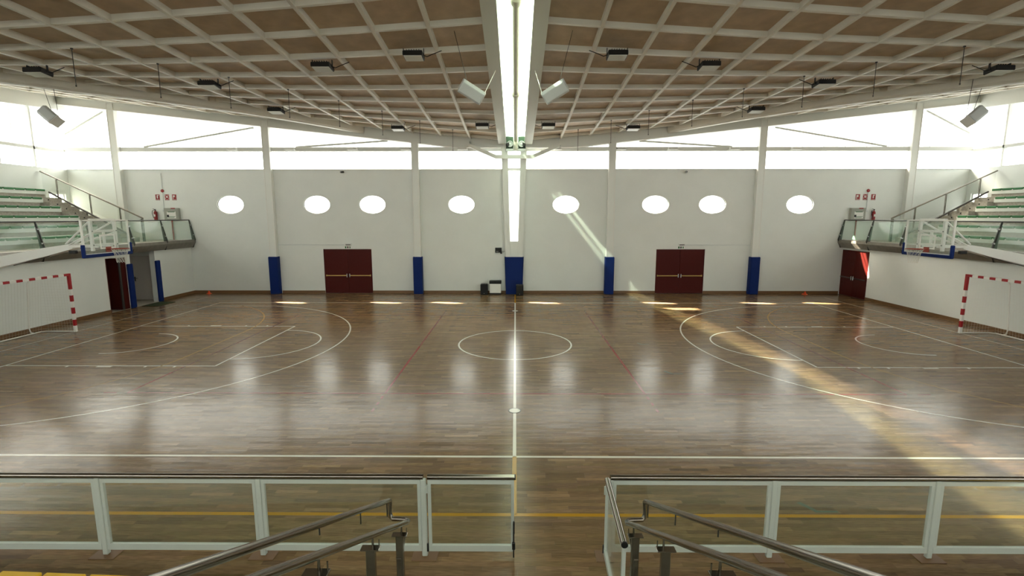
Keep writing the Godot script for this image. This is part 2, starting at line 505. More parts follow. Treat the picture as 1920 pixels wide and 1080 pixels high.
func build_far_wall() -> void:
	var OV = [-14.83, -10.32, -7.43, -2.80, 2.62, 7.25, 10.19, 14.70]
	var w = CSGCombiner3D.new()
	w.name = "wall_far"; add_child(w)
	tag(w, "long white plastered wall pierced by eight oval windows above two red doors", "wall", "", "structure")
	var body = CSGBox3D.new()
	body.size = Vector3(2 * ENDX + 0.6, 6.83, 0.13); body.position = Vector3(0, 6.43 / 2 - 0.2, WALLZ - 0.065)
	w.add_child(body)
	for x in OV:
		var c = CSGCylinder3D.new()
		c.radius = 0.5; c.height = 2.0; c.sides = 48; c.operation = CSGShape3D.OPERATION_SUBTRACTION
		c.transform = Transform3D(Basis(Vector3(1.39, 0, 0), Vector3(0, 0, 1), Vector3(0, -0.93, 0)), Vector3(x, 4.66, WALLZ))
		w.add_child(c)
	for x in [-8.84, 8.67]:
		var c = CSGBox3D.new()
		c.size = Vector3(2.54, 4.7, 0.22); c.position = Vector3(x, 0.0, WALLZ); c.operation = CSGShape3D.OPERATION_SUBTRACTION
		w.add_child(c)
	var slit = CSGPolygon3D.new()
	slit.polygon = PackedVector2Array([Vector2(-0.19, 2.78), Vector2(0.19, 2.78), Vector2(0.31, 6.37), Vector2(-0.31, 6.37)])
	slit.depth = 2.0; slit.position = Vector3(-0.06, 0, WALLZ + 1.0); slit.operation = CSGShape3D.OPERATION_SUBTRACTION
	w.add_child(slit)
	w.material_override = M.wall
	# oval windows
	var words = ["fourth", "third", "second", "first", "first", "second", "third", "fourth"]
	for i in 8:
		var x: float = OV[i]
		var t = thing("window_%d" % (i + 1), "bright oval window, %s out from the tall slit window %s" % [words[i], side_word(x)], "window", Vector3(x, 4.66, WALLZ - 0.065), "oval windows", "structure")
		var el = func(k, z): 
			var r = []
			for a in 48: r.append(Vector3(0.695 * k * cos(TAU * a / 48), 0.465 * k * sin(TAU * a / 48), z))
			return r
		var fr = MB.new()
		fr.rings([el.call(1.0, -0.02), el.call(1.0, 0.02), el.call(0.965, 0.02), el.call(0.965, -0.02)], false)
		put("frame", fr, M.white, t)
		put("transom", cb(Vector3(0, 0, 0), Vector3(1.34, 0.02, 0.03)), M.white, t)
		for hv in [0, 1]:
			var poly = []
			for a in 25: poly.append(Vector2(0.672 * cos(PI * a / 24 + PI * hv), 0.449 * sin(PI * a / 24 + PI * hv)))
			var g = MB.new(); g.prism(poly, Transform3D.IDENTITY, 0.006)
			put("pane", g, M.pane, t)
	# slit window between the legs of the middle column
	var sl = thing("window_9", "tall tapering slit window in the middle column", "window", Vector3(-0.06, 0, WALLZ - 0.06), "", "structure")
	var g2 = MB.new()
	g2.quad(Vector3(-0.19, 2.78, 0), Vector3(0.19, 2.78, 0), Vector3(0.31, 6.37, 0), Vector3(-0.31, 6.37, 0))
	put("pane", g2, M.pane, sl)
	put("seam", cb(Vector3(0, 4.05, 0.01), Vector3(0.46, 0.012, 0.012)), M.white, sl)
	# columns, with the clerestory strip between them
	var cols = [-20.4, -12.66, -5.1, 4.92, 12.47, 20.1]
	for i in 6:
		var x: float = cols[i]
		var t = thing("column", "slim white steel column, %s from the slit window %s" % [["third", "second", "first", "first", "second", "third"][i], side_word(x)], "column", Vector3(x, 0, WALLZ), "wall columns", "structure")
		var b = MB.new()
		b.rbox(Vector3(0, (win_top(x) + 0.3) / 2, 0.11), Vector3(0.36, win_top(x) + 0.3, 0.26), 0.012)
		put("shaft", b, M.column, t)
		for q in [[-1, 0], [1, 0]]:
			put("flange", cb(Vector3(q[0] * 0.16, (win_top(x) + 0.3) / 2, 0.245), Vector3(0.035, win_top(x) + 0.3, 0.012)), M.white, t)
		if absf(x) < 15: column_pad(x - (0.0 if x < 0 else 0.0), "toward", t)
	# middle column: tapering, two legs with a web below the slit
	var mc = thing("column", "white tapering middle column with a slit window between its legs", "column", Vector3(-0.06, 0, WALLZ), "", "structure")
	for sgn in [-1.0, 1.0]:
		var leg = MB.new()
		var p = func(xx, y, z): return Vector3(sgn * xx, y, z)
		var q = [p.call(0.13, 0.0, 0.24), p.call(0.37, 0.0, 0.24), p.call(0.37, 0.0, 0.002), p.call(0.13, 0.0, 0.002), p.call(0.335, 7.75, 0.30), p.call(0.66, 7.75, 0.30), p.call(0.66, 7.75, 0.002), p.call(0.335, 7.75, 0.002)]
		if sgn < 0: q = [q[1], q[0], q[3], q[2], q[5], q[4], q[7], q[6]]
		leg.hexa(q)
		put("leg", leg, M.column, mc)
	var web = MB.new()
	web.prism([Vector2(-0.13, 0), Vector2(0.13, 0), Vector2(0.20, 2.78), Vector2(-0.20, 2.78)], Transform3D(Basis.IDENTITY, Vector3(0, 0, 0.002)), 0.2)
	put("web", web, M.column, mc)
	put("cross_bar", cb(Vector3(0, 6.44, 0.12), Vector3(0.62, 0.10, 0.16)), M.sign_green if false else M.column, mc)
	# doors in the far wall
	for q in [[-8.84, 1], [8.67, 2]]:
		var x: float = q[0]
		var t = thing("door_%d" % q[1], "dark red double exit door with brass push bars %s" % side_word(x), "door", Vector3(x, 0, WALLZ - 0.06), "exit doors", "structure")
		for sgn in [-1.0, 1.0]:
			var leaf = put("leaf", cb(Vector3(sgn * 0.632, 1.172, 0), Vector3(1.258, 2.33, 0.05), 0.006), M.door, t)
			put("push_bar", cb(Vector3(sgn * 0.63, 0.95, 0.085), Vector3(1.06, 0.055, 0.05), 0.012), M.brass, leaf)
			put("bar_bracket", cb(Vector3(sgn * 0.075, 0.95, 0.07), Vector3(0.06, 0.20, 0.075), 0.012), M.chrome, leaf)
			put("bar_bracket", cb(Vector3(sgn * 1.16, 0.95, 0.06), Vector3(0.05, 0.09, 0.07), 0.01), M.brass, leaf)
		var jm = MB.new()
		for sgn in [-1.0, 1.0]: jm.bb(Vector3(sgn * 1.266 - 0.004, 0, -0.05), Vector3(sgn * 1.266 + 0.004, 2.345, 0.05))
		put("jamb", jm, M.door, t)
	# baseboards
	var gaps = [-ENDX, -12.9, -12.4, -10.11, -7.57, -5.3, -4.88, -0.45, 0.33, 4.7, 5.14, 7.4, 9.94, 12.25, 12.7, ENDX]
	var bb_ = thing("baseboard_far", "low brown wooden baseboard under the oval window wall", "baseboard", Vector3.ZERO, "", "structure")
	for i in range(0, gaps.size(), 2):
		var a: float = maxf(gaps[i], -SIDEX + 0.02)
		var e: float = minf(gaps[i + 1], SIDEX - 0.02)
		put("board", cb(Vector3((a + e) / 2, 0.0725, WALLZ + 0.009), Vector3(e - a, 0.145, 0.018), 0.004), M.base, bb_)
	# clerestory: sill, glass, rail, translucent sheets above
	var sill = thing("trim_1", "thin white sill under the long clerestory glazing", "sill", Vector3(0, 6.44, WALLZ - 0.10), "", "structure")
	put("sill_board", cb(Vector3.ZERO, Vector3(2 * ENDX, 0.035, 0.30), 0.006), M.white, sill)
	var rail = thing("trim_2", "long white horizontal rail between clear and translucent clerestory glazing", "rail", Vector3(0, 7.44, WALLZ - 0.02), "", "structure")
	put("rail_tube", cb(Vector3.ZERO, Vector3(2 * ENDX, 0.20, 0.22), 0.01), M.column, rail)
	var xs = [-ENDX, -20.4, -12.66, -5.1, -0.06, 4.92, 12.47, 20.1, ENDX]
	var nth = ["fourth", "third", "second", "first", "first", "second", "third", "fourth"]
	for i in 8:
		var a: float = xs[i]
		var e: float = xs[i + 1]
		var t = thing("window_%d" % (10 + i), "clerestory bay %s from the middle column %s" % [nth[i], side_word(a + e)], "window", Vector3(0, 0, WALLZ - 0.16), "clerestory bays", "structure")
		var cpn = MB.new()
		cpn.quad(Vector3(a + 0.02, 6.45, 0), Vector3(e - 0.02, 6.45, 0), Vector3(e - 0.02, 7.36, 0), Vector3(a + 0.02, 7.36, 0))
		put("clear_pane", cpn, M.pane, t)
		var nsh = maxi(1, int(round((e - a) / 1.1)))
		for k in nsh:
			var p = lerpf(a, e, float(k) / nsh) + 0.008
			var q = lerpf(a, e, float(k + 1) / nsh) - 0.008
			if maxf(win_top(p), win_top(q)) < 7.56: continue
			var b = MB.new()
			b.quad(Vector3(p, 7.5, 0), Vector3(q, 7.5, 0), Vector3(q, win_top(q) + 0.12, 0), Vector3(p, win_top(p) + 0.12, 0))
			put("sheet", b, M.poly, t)
			put("joint", bx(Vector3(q, 7.5, 0.0), Vector3(q + 0.016, win_top(q) + 0.1, 0.022)), M.white, t)
	# fascia beam under the roof edge
	var fas = thing("trim_3", "deep white fascia beam along the roof edge above the clerestory", "beam", Vector3.ZERO, "", "structure")
	for sgn in [-1.0, 1.0]:
		var N = 24
		var rs = []
		for k in N + 1:
			var x = lerpf(0.0, ENDX + 0.25, float(k) / N) * sgn
			var lo = maxf(win_top(x), 7.50)
			var hi = roof(x, WALLZ + 0.2) + 0.30
			rs.append([Vector3(x, lo, WALLZ + 0.22), Vector3(x, hi, WALLZ + 0.22), Vector3(x, hi, WALLZ - 0.14), Vector3(x, lo, WALLZ - 0.14)])
		put("fascia", skin(rs), M.column, fas)
		var fl2 = []
		for k in N + 1:
			var x = lerpf(0.0, ENDX, float(k) / N) * sgn
			var lo = maxf(win_top(x), 7.50)
			fl2.append([Vector3(x, lo - 0.025, WALLZ + 0.30), Vector3(x, lo + 0.02, WALLZ + 0.30), Vector3(x, lo + 0.02, WALLZ - 0.14), Vector3(x, lo - 0.025, WALLZ - 0.14)])
		put("flange", skin(fl2), M.white, fas)
	# diagonal braces in the translucent bays
	for q in [[-19.0, 7.57, -13.3, 8.52], [-11.2, 7.55, -6.5, 7.86], [-23.0, 8.2, -20.9, 9.32], [18.8, 7.57, 13.1, 8.5], [11.0, 7.55, 6.3, 7.84], [22.9, 8.2, 20.6, 9.3]]:
		var b = tb([Vector3(q[0], q[1], WALLZ + 0.02), Vector3(q[2], q[3], WALLZ + 0.02)], 0.05, 8)
		var o = put("wind_brace", b, M.column)
		tag(o, "slanting white brace rod in the clerestory bay %s from the middle column %s" % [{19: "third", 11: "second", 23: "fourth"}[int(round(absf(q[0]) + 0.2))], side_word(q[0])], "brace", "clerestory braces", "structure")

func skin(rs: Array) -> MB: # flat-shaded box-like sweep over rings of four corners
	var b = MB.new()
	for i in rs.size() - 1:
		for k in rs[i].size():
			var j: int = (k + 1) % rs[i].size()
			b.out((rs[i][0] + rs[i][2] + rs[i + 1][0] + rs[i + 1][2]) / 4, [rs[i][k], rs[i + 1][k], rs[i + 1][j], rs[i][j]])
	for r in [rs[0], rs[rs.size() - 1]]:
		b.out((rs[0][0] + rs[rs.size() - 1][2]) / 2, [r[0], r[1], r[2], r[3]])
	return b

func column_pad(x: float, _w: String, _c: Node) -> void:
	var t = thing("column_pad", "tall blue foam column pad, %s out from the slit window %s" % ["first" if absf(x) < 8 else "second", side_word(x)], "safety pad", Vector3(x, 0, WALLZ + 0.002), "column pads")
	var b = MB.new()
	b.rbox(Vector3(0, 0.985, 0.31), Vector3(0.46, 1.96, 0.09), 0.025)
	put("front_pad", b, M.blue, t)
	for sgn in [-1.0, 1.0]:
		var s = MB.new()
		s.rbox(Vector3(sgn * 0.2075, 0.985, 0.13), Vector3(0.045, 1.96, 0.26), 0.012)
		put("side_pad", s, M.blue, t)

# ------------------------------------------------------------------ low side walls under the galleries
func build_side_walls() -> void:
	for sd in [-1.0, 1.0]:
		var w = thing("wall_left" if sd < 0 else "wall_right", "low white side wall under the gallery, pierced by a passage" if sd < 0 else "low white side wall under the gallery with the red corner door", "wall", Vector3.ZERO, "", "structure")
		var x0: float = sd * SIDEX
		var segs = [[-10.4, -7.72], [-6.22, -5.98], [-4.9, BACKZ]] if sd < 0 else [[-8.40, BACKZ]]
		for s in segs:
			put("plaster", bx(Vector3(minf(x0, x0 + sd * 0.25), 0, s[0]), Vector3(maxf(x0, x0 + sd * 0.25), 2.47, s[1])), M.wall, w)
		if sd < 0:
			put("plaster", bx(Vector3(x0 - 0.25, 2.30, -5.98), Vector3(x0, 2.47, -4.9)), M.wall, w)
		else:
			put("plaster", bx(Vector3(x0, 2.345, -10.4), Vector3(x0 + 0.25, 2.47, -8.40)), M.wall, w)
		var b = thing("baseboard_left" if sd < 0 else "baseboard_right", "low brown wooden baseboard along the side wall at " + (ENDA if sd < 0 else ENDB), "baseboard", Vector3.ZERO, "", "structure")
		for s in segs:
			put("board", cb(Vector3(x0 - sd * 0.009, 0.0725, (s[0] + s[1]) / 2), Vector3(0.018, 0.145, s[1] - s[0]), 0.004), M.base, b)
	# red double door in the corner
	var d = thing("door_3", "dark red double door in the corner beside a bare side wall", "door", Vector3(SIDEX + 0.04, 0, -9.39), "", "structure")
	for sgn in [-1.0, 1.0]:
		var leaf = put("leaf", cb(Vector3(0, 1.172, sgn * 0.495), Vector3(0.05, 2.33, 0.985), 0.006), M.door, d)
		put("push_bar", cb(Vector3(-0.085, 0.95, sgn * 0.50), Vector3(0.05, 0.055, 0.80), 0.012), M.dark_steel, leaf)
		put("bar_bracket", cb(Vector3(-0.07, 0.95, sgn * 0.07), Vector3(0.075, 0.20, 0.06), 0.012), M.chrome, leaf)
	# passage with grey double doors facing along the wall
	var p = thing("wall_passage", "white passage walls round the grey double doors under the gallery", "wall", Vector3.ZERO, "", "structure")
	put("door_wall", bx(Vector3(-19.4, 0, -8.55), Vector3(-17.35, 2.47, -8.30)), M.wall, p)
	put("back_wall", bx(Vector3(-19.6, 0, -8.55), Vector3(-19.4, 2.47, -4.6)), M.wall, p)
	put("side_wall", bx(Vector3(-19.4, 0, -6.10), Vector3(-17.35, 2.47, -5.98)), M.wall, p)
	put("side_wall", bx(Vector3(-19.4, 0, -4.9), Vector3(-17.35, 2.47, -4.6)), M.wall, p)
	put("passage_floor", bx(Vector3(-19.4, -0.006, -8.3), Vector3(-17.1, 0.003, -4.9)), M.beige_floor, p)
	var gd = thing("door_4", "grey metal double door with a dark lever handle in the passage", "door", Vector3(-18.35, 0, -8.28), "", "structure")
	put("frame", frame_u(1.76, 2.24, 0.07, 0.06), M.white, gd)
	for q in [[-0.56, 0.62], [0.26, 1.00]]:
		var leaf = put("leaf", cb(Vector3(q[0], 1.09, 0.02), Vector3(q[1], 2.16, 0.05), 0.005), M.grey_door, gd)
		if q[0] > 0:
			put("lock_plate", cb(Vector3(-0.19, 1.03, 0.05), Vector3(0.05, 0.22, 0.012), 0.003), M.black, leaf)
			put("lever", tb([Vector3(-0.19, 1.07, 0.05), Vector3(-0.19, 1.07, 0.10), Vector3(-0.02, 1.07, 0.10)], 0.012), M.black, leaf)
	var rd = thing("door_5", "dark red door leaf standing open into the recess beside the passage", "door", Vector3(-17.2, 0, -5.93), "", "structure")
	put("leaf", cb(Vector3(-0.36, 1.14, 0.30), Vector3(0.80, 2.24, 0.05), 0.006), M.door, rd)
	put("edge_strip", cb(Vector3(0.065, 1.14, 0.29), Vector3(0.05, 2.26, 0.09), 0.004), M.dark_steel, rd)
	put("narrow_leaf", cb(Vector3(0.06, 1.14, 0.09), Vector3(0.05, 2.26, 0.26), 0.006), M.door, rd)
	put("jamb", cb(Vector3(0.05, 1.15, 1.0), Vector3(0.10, 2.30, 0.05), 0.004), M.door, rd)
	# pads on both sides of the passage
	for q in [[-6.1, "the open red door"], [-7.80, "the wall corner"]]:
		var t = thing("passage_pad", "tall narrow blue foam pad at the passage edge nearer %s" % q[1], "safety pad", Vector3(-17.1, 0, q[0]), "passage pads")
		put("front_pad", cb(Vector3(0.055, 0.99, 0), Vector3(0.10, 1.97, 0.28), 0.025), M.blue, t)
		put("backing_board", cb(Vector3(0.003, 1.0, 0), Vector3(0.004, 2.0, 0.24)), M.white, t)
	var mt = put("door_mat", cb(Vector3(0, 0.008, 0), Vector3(0.75, 0.016, 1.15), 0.005), M.green_mat)
	mt.position = Vector3(-16.62, 0.003, -7.05)
	tag(mt, "dark green door mat on the wooden floor in front of the passage", "mat")

func frame_u(w: float, h: float, t: float, d: float) -> MB: # door frame, open below
	var b = MB.new()
	for sgn in [-1.0, 1.0]: b.bb(Vector3(sgn * (w / 2 - t / 2) - t / 2, 0, 0), Vector3(sgn * (w / 2 - t / 2) + t / 2, h, d))
	b.bb(Vector3(-w / 2 + t, h - t, 0), Vector3(w / 2 - t, h, d))
	return b

# ------------------------------------------------------------------ end walls, back wall
func build_ends_and_back() -> void:
	for sd in [-1.0, 1.0]:
		var en = ENDA if sd < 0 else ENDB
		var w = thing("wall_end_left" if sd < 0 else "wall_end_right", "high white wall behind the green seats at " + en, "wall", Vector3.ZERO, "", "structure")
		var a: float = minf(sd * ENDX, sd * (ENDX + 0.3))
		var b: float = maxf(sd * ENDX, sd * (ENDX + 0.3))
		# lower part with a small window opening beside the stair
		put("plaster", bx(Vector3(a, -0.4, WALLZ - 0.35), Vector3(b, 4.25, BACKZ + 0.3)), M.wall, w)
		put("plaster", bx(Vector3(a, 5.2, WALLZ - 0.35), Vector3(b, 6.43, BACKZ + 0.3)), M.wall, w)
		put("plaster", bx(Vector3(a, 4.25, WALLZ - 0.35), Vector3(b, 5.2, -10.15)), M.wall, w)
		put("plaster", bx(Vector3(a, 4.25, -9.25), Vector3(b, 5.2, BACKZ + 0.3)), M.wall, w)
		var lw = thing("window_%d" % (20 if sd < 0 else 21), "small low window beside the top of the stair at " + en, "window", Vector3(sd * (ENDX + 0.12), 4.725, -9.7), "low stair windows", "structure")
		var fr = MB.new()
		for q in [[0, 0.455, 0.9, 0.04], [0, -0.455, 0.9, 0.04]]: fr.box(Vector3(0, q[1], 0), Vector3(0.06, q[3], 0.9))
		for q in [-0.43, 0.0, 0.43]: fr.box(Vector3(0, 0, q), Vector3(0.06, 0.87, 0.04))
		put("frame", fr, M.white, lw)
		put("pane", cb(Vector3.ZERO, Vector3(0.006, 0.87, 0.84)), M.pane, lw)
		var rail = thing("trim_%d" % (4 if sd < 0 else 5), "white horizontal rail in the end glazing at " + en, "rail", Vector3.ZERO, "", "structure")
		put("rail_tube", bx(Vector3(minf(sd * (ENDX - 0.06), sd * (ENDX + 0.14)), 7.26, WALLZ), Vector3(maxf(sd * (ENDX - 0.06), sd * (ENDX + 0.14)), 7.40, BACKZ)), M.column, rail)
		var t = thing("window_%d" % (22 if sd < 0 else 23), "long band of end glazing above the green seats at " + en, "window", Vector3.ZERO, "end glazing", "structure")
		var z = WALLZ
		var k = 0
		while z < BACKZ - 0.1:
			var z1 = minf(z + 0.84, BACKZ)
			var x0: float = sd * (ENDX + 0.10)
			var hi = func(zz): return roof(ENDX, zz) - 0.50
			var bm = MB.new()
			bm.quad(Vector3(x0, 7.36, z), Vector3(x0, 7.36, z1 - 0.016), Vector3(x0, hi.call(z1), z1 - 0.016), Vector3(x0, hi.call(z), z))
			put("sheet", bm, M.poly, t)
			put("joint", bx(Vector3(x0 - 0.012, 7.36, z1 - 0.016), Vector3(x0 + 0.03, hi.call(z1) , z1)), M.white, t)
			k += 1
			if k % 2 == 0:
				put("mullion", cb(Vector3(sd * (ENDX + 0.02), (6.43 + hi.call(z1)) / 2, z1), Vector3(0.16, hi.call(z1) - 6.43, 0.09), 0.006), M.column, t)
				put("clear_pane", bx(Vector3(x0 - 0.004, 6.44, z1 - 1.64), Vector3(x0 + 0.004, 7.28, z1 - 0.04)), M.pane, t)
			z = z1
		var fas = thing("trim_%d" % (6 if sd < 0 else 7), "white fascia beam above the end glazing at " + en, "beam", Vector3.ZERO, "", "structure")
		var rs = []
		for i in 41:
			var zz = lerpf(WALLZ - 0.3, BACKZ + 0.3, i / 40.0)
			var r = roof(ENDX, clampf(zz, WALLZ, BACKZ))
			rs.append([Vector3(sd * (ENDX - 0.15), r - 0.64, zz), Vector3(sd * (ENDX - 0.15), r + 0.3, zz), Vector3(sd * (ENDX + 0.2), r + 0.3, zz), Vector3(sd * (ENDX + 0.2), r - 0.64, zz)])
		put("fascia", skin(rs), M.column, fas)
	# unseen wall behind the near stand; clear glazing enlarged to brighten the far wall
	var bw = thing("wall_back", "white wall behind the near stand", "wall", Vector3.ZERO, "", "structure")
	put("plaster", bx(Vector3(-ENDX - 0.3, -0.4, BACKZ), Vector3(ENDX + 0.3, 5.8, BACKZ + 0.3)), M.wall, bw)
	var bwin = thing("window_24", "added clear glazing behind the near stand, enlarged to light the far wall", "window", Vector3.ZERO, "", "structure")
	for k in 12:
		var a = lerpf(-ENDX, ENDX, k / 12.0)
		var e = lerpf(-ENDX, ENDX, (k + 1) / 12.0)
		var b = MB.new()
		var hm = maxf(0.0, 0.0)
		b.quad(Vector3(a + 0.05, 5.8, BACKZ + 0.1), Vector3(e - 0.05, 5.8, BACKZ + 0.1), Vector3(e - 0.05, win_top(e) + 0.1, BACKZ + 0.1), Vector3(a + 0.05, win_top(a) + 0.1, BACKZ + 0.1))
		put("sheet", b, M.pane, bwin)
		put("mullion", bx(Vector3(e - 0.05, 5.8, BACKZ), Vector3(e + 0.05, win_top(e) + 0.1, BACKZ + 0.15)), M.column, bwin)
	var bf = thing("trim_8", "white fascia beam above the near stand wall", "beam", Vector3.ZERO, "", "structure")
	for sgn in [-1.0, 1.0]:
		var rs = []
		for k in 25:
			var x = lerpf(0.0, ENDX + 0.25, k / 24.0) * sgn
			rs.append([Vector3(x, win_top(x), BACKZ - 0.22), Vector3(x, roof(x, BACKZ) + 0.3, BACKZ - 0.22), Vector3(x, roof(x, BACKZ) + 0.3, BACKZ + 0.2), Vector3(x, win_top(x), BACKZ + 0.2)])
		put("fascia", skin(rs), M.column, bf)

# ------------------------------------------------------------------ roof
func grid_x(i: int) -> float:
	return minf(0.83 + S * i, ENDX)

func build_roof() -> void:
	var zk = []
	var z = 3.05 - 9 * SZ
	zk.append(WALLZ + 0.05)
	while z < BACKZ - 0.2:
		zk.append(z); z += SZ
	zk.append(BACKZ - 0.05)
	for sd in [-1.0, 1.0]:
		var en = ENDA if sd < 0 else ENDB
		var c = thing("ceiling", "sloping ceiling of tan panels in a white joist grid over " + en, "ceiling", Vector3.ZERO, "", "structure")
		# panels in view one by one, the rest together
		var rest = MB.new()
		for k in zk.size() - 1:
			for i in 16:
				var xa = grid_x(i)
				var xb = grid_x(i + 1)
				if xb - xa < 0.05: continue
				var q = []
				for up in [0.15, 0.19]:
					for p in [[xa, zk[k + 1]], [xb, zk[k + 1]], [xb, zk[k]], [xa, zk[k]]]:
						q.append(Vector3(sd * p[0], roof(p[0], p[1]) + up, p[1]))
				if sd < 0: q = [q[1], q[0], q[3], q[2], q[5], q[4], q[7], q[6]]
				if zk[k + 1] < 5.0:
					var b = MB.new(); b.hexa(q)
					put("panel", b, M.panel[rng.randi() % 3], c)
				else:
					rest.hexa(q)
		put("panel_field", rest, M.panel[0], c).set_meta("kind", "stuff")
		# joists
		for i in range(1, 16):
			put("joist", sweep_z(sd * grid_x(i), WALLZ + 0.1, BACKZ - 0.1, 0.10, 0.0, 0.16), M.joist, c)
		for k in range(1, zk.size() - 1):
			var rs = []
			for j in 33:
				var x = lerpf(0.80, ENDX, j / 32.0)
				var y = roof(x, zk[k]) + 0.012
				var w = 0.055
				rs.append([Vector3(sd * x, y, zk[k] + w), Vector3(sd * x, y + 0.145, zk[k] + w), Vector3(sd * x, y + 0.145, zk[k] - w), Vector3(sd * x, y, zk[k] - w)])
			put("cross_joist", skin(rs), M.joist, c)
		# valley beam along the crease
		var vb = []
		for j in 25:
			var x = lerpf(7.75, ENDX, j / 24.0)
			var zz = x - 18.0
			if zz > MIDZ: break
			var y = roof(x, zz)
			var o = Vector3(0.11, 0, -0.11)
			var p = Vector3(x, 0, zz)
			var rg = []
			for a in [[-1, -0.22], [-0.6, -0.30], [0.6, -0.30], [1, -0.22], [1, 0.14], [-1, 0.14]]:
				var v: Vector3 = p + o * a[0] * 1.3 + Vector3(0, y + a[1], 0)
				v.x *= sd
				rg.append(v)
			vb.append(rg)
		put("valley_beam", skin(vb), M.joist, c)
		# beam beside the skylight
		put("skylight_beam", sweep_z(sd * 0.65, WALLZ + 0.22, BACKZ - 0.22, 0.36, -0.10, 0.34), M.beam, c)
		put("beam_flange", sweep_z(sd * 0.65, WALLZ + 0.22, BACKZ - 0.22, 0.40, -0.13, -0.10), M.beam, c)
	# deck above; unseen eaves added, their depth shaped to keep sun off the glazing
	var dk = thing("roof_deck", "outer roof deck with added wide eaves that keep sun off the glazing", "roof", Vector3.ZERO, "", "structure")
	for sd in [-1.0, 1.0]:
		var b = MB.new()
		var X = [0.72]
		for i in range(1, 24): X.append(0.72 + i * (ENDX + 4.4 - 0.72) / 23)
		var Z = []
		Z.append(WALLZ - 2.0)
		for i in 33: Z.append(lerpf(WALLZ, BACKZ + 2.0, i / 32.0))
		for i in X.size() - 1:
			for j in Z.size() - 1:
				var q = []
				for up in [0.36, 0.50]:
					for p in [[X[i], Z[j + 1]], [X[i + 1], Z[j + 1]], [X[i + 1], Z[j]], [X[i], Z[j]]]:
						var pz = p[1]
						if pz < WALLZ: pz = WALLZ - (1.5 + 0.05 * p[0]) * (WALLZ - pz) / 2.0
						q.append(Vector3(sd * p[0], roof(p[0], maxf(p[1], WALLZ)) + up, pz))
				if sd < 0: q = [q[1], q[0], q[3], q[2], q[5], q[4], q[7], q[6]]
				b.quad(q[3], q[2], q[1], q[0]); b.quad(q[4], q[5], q[6], q[7])
				if i == X.size() - 2: b.quad(q[1], q[2], q[6], q[5])
				if j == 0: b.quad(q[2], q[3], q[7], q[6])
		put("deck_side", b, M.deck, dk)
	# skylight panes down the middle
	var sk = thing("window_25", "long strip skylight of milky panes down the middle of the ceiling", "window", Vector3.ZERO, "", "structure")
	var zz2 = WALLZ - 0.1
	while zz2 < BACKZ:
		var z1 = minf(zz2 + 1.2, BACKZ)
		var q = []
		for p in [[-0.76, z1 - 0.02], [0.76, z1 - 0.02], [0.76, zz2], [-0.76, zz2]]:
			q.append(Vector3(p[0], roof(0, p[1]) + 0.36, p[1]))
		var b = MB.new(); b.quad(q[0], q[1], q[2], q[3])
		put("pane", b, M.skylight, sk)
		put("glazing_bar", cb(Vector3(0, roof(0, z1) + 0.34, z1 - 0.01), Vector3(0.96, 0.03, 0.03)), M.cloth_grey, sk)
		zz2 = z1

func sweep_z(x: float, za: float, zb: float, w: float, lo: float, hi: float) -> MB: # bar along z that follows the roof
	var rs = []
	var N = 36
	for k in N + 1:
		var z = lerpf(za, zb, float(k) / N)
		var y = roof(x, z)
		rs.append([Vector3(x - w / 2, y + lo, z), Vector3(x - w / 2, y + hi, z), Vector3(x + w / 2, y + hi, z), Vector3(x + w / 2, y + lo, z)])
	return skin(rs)

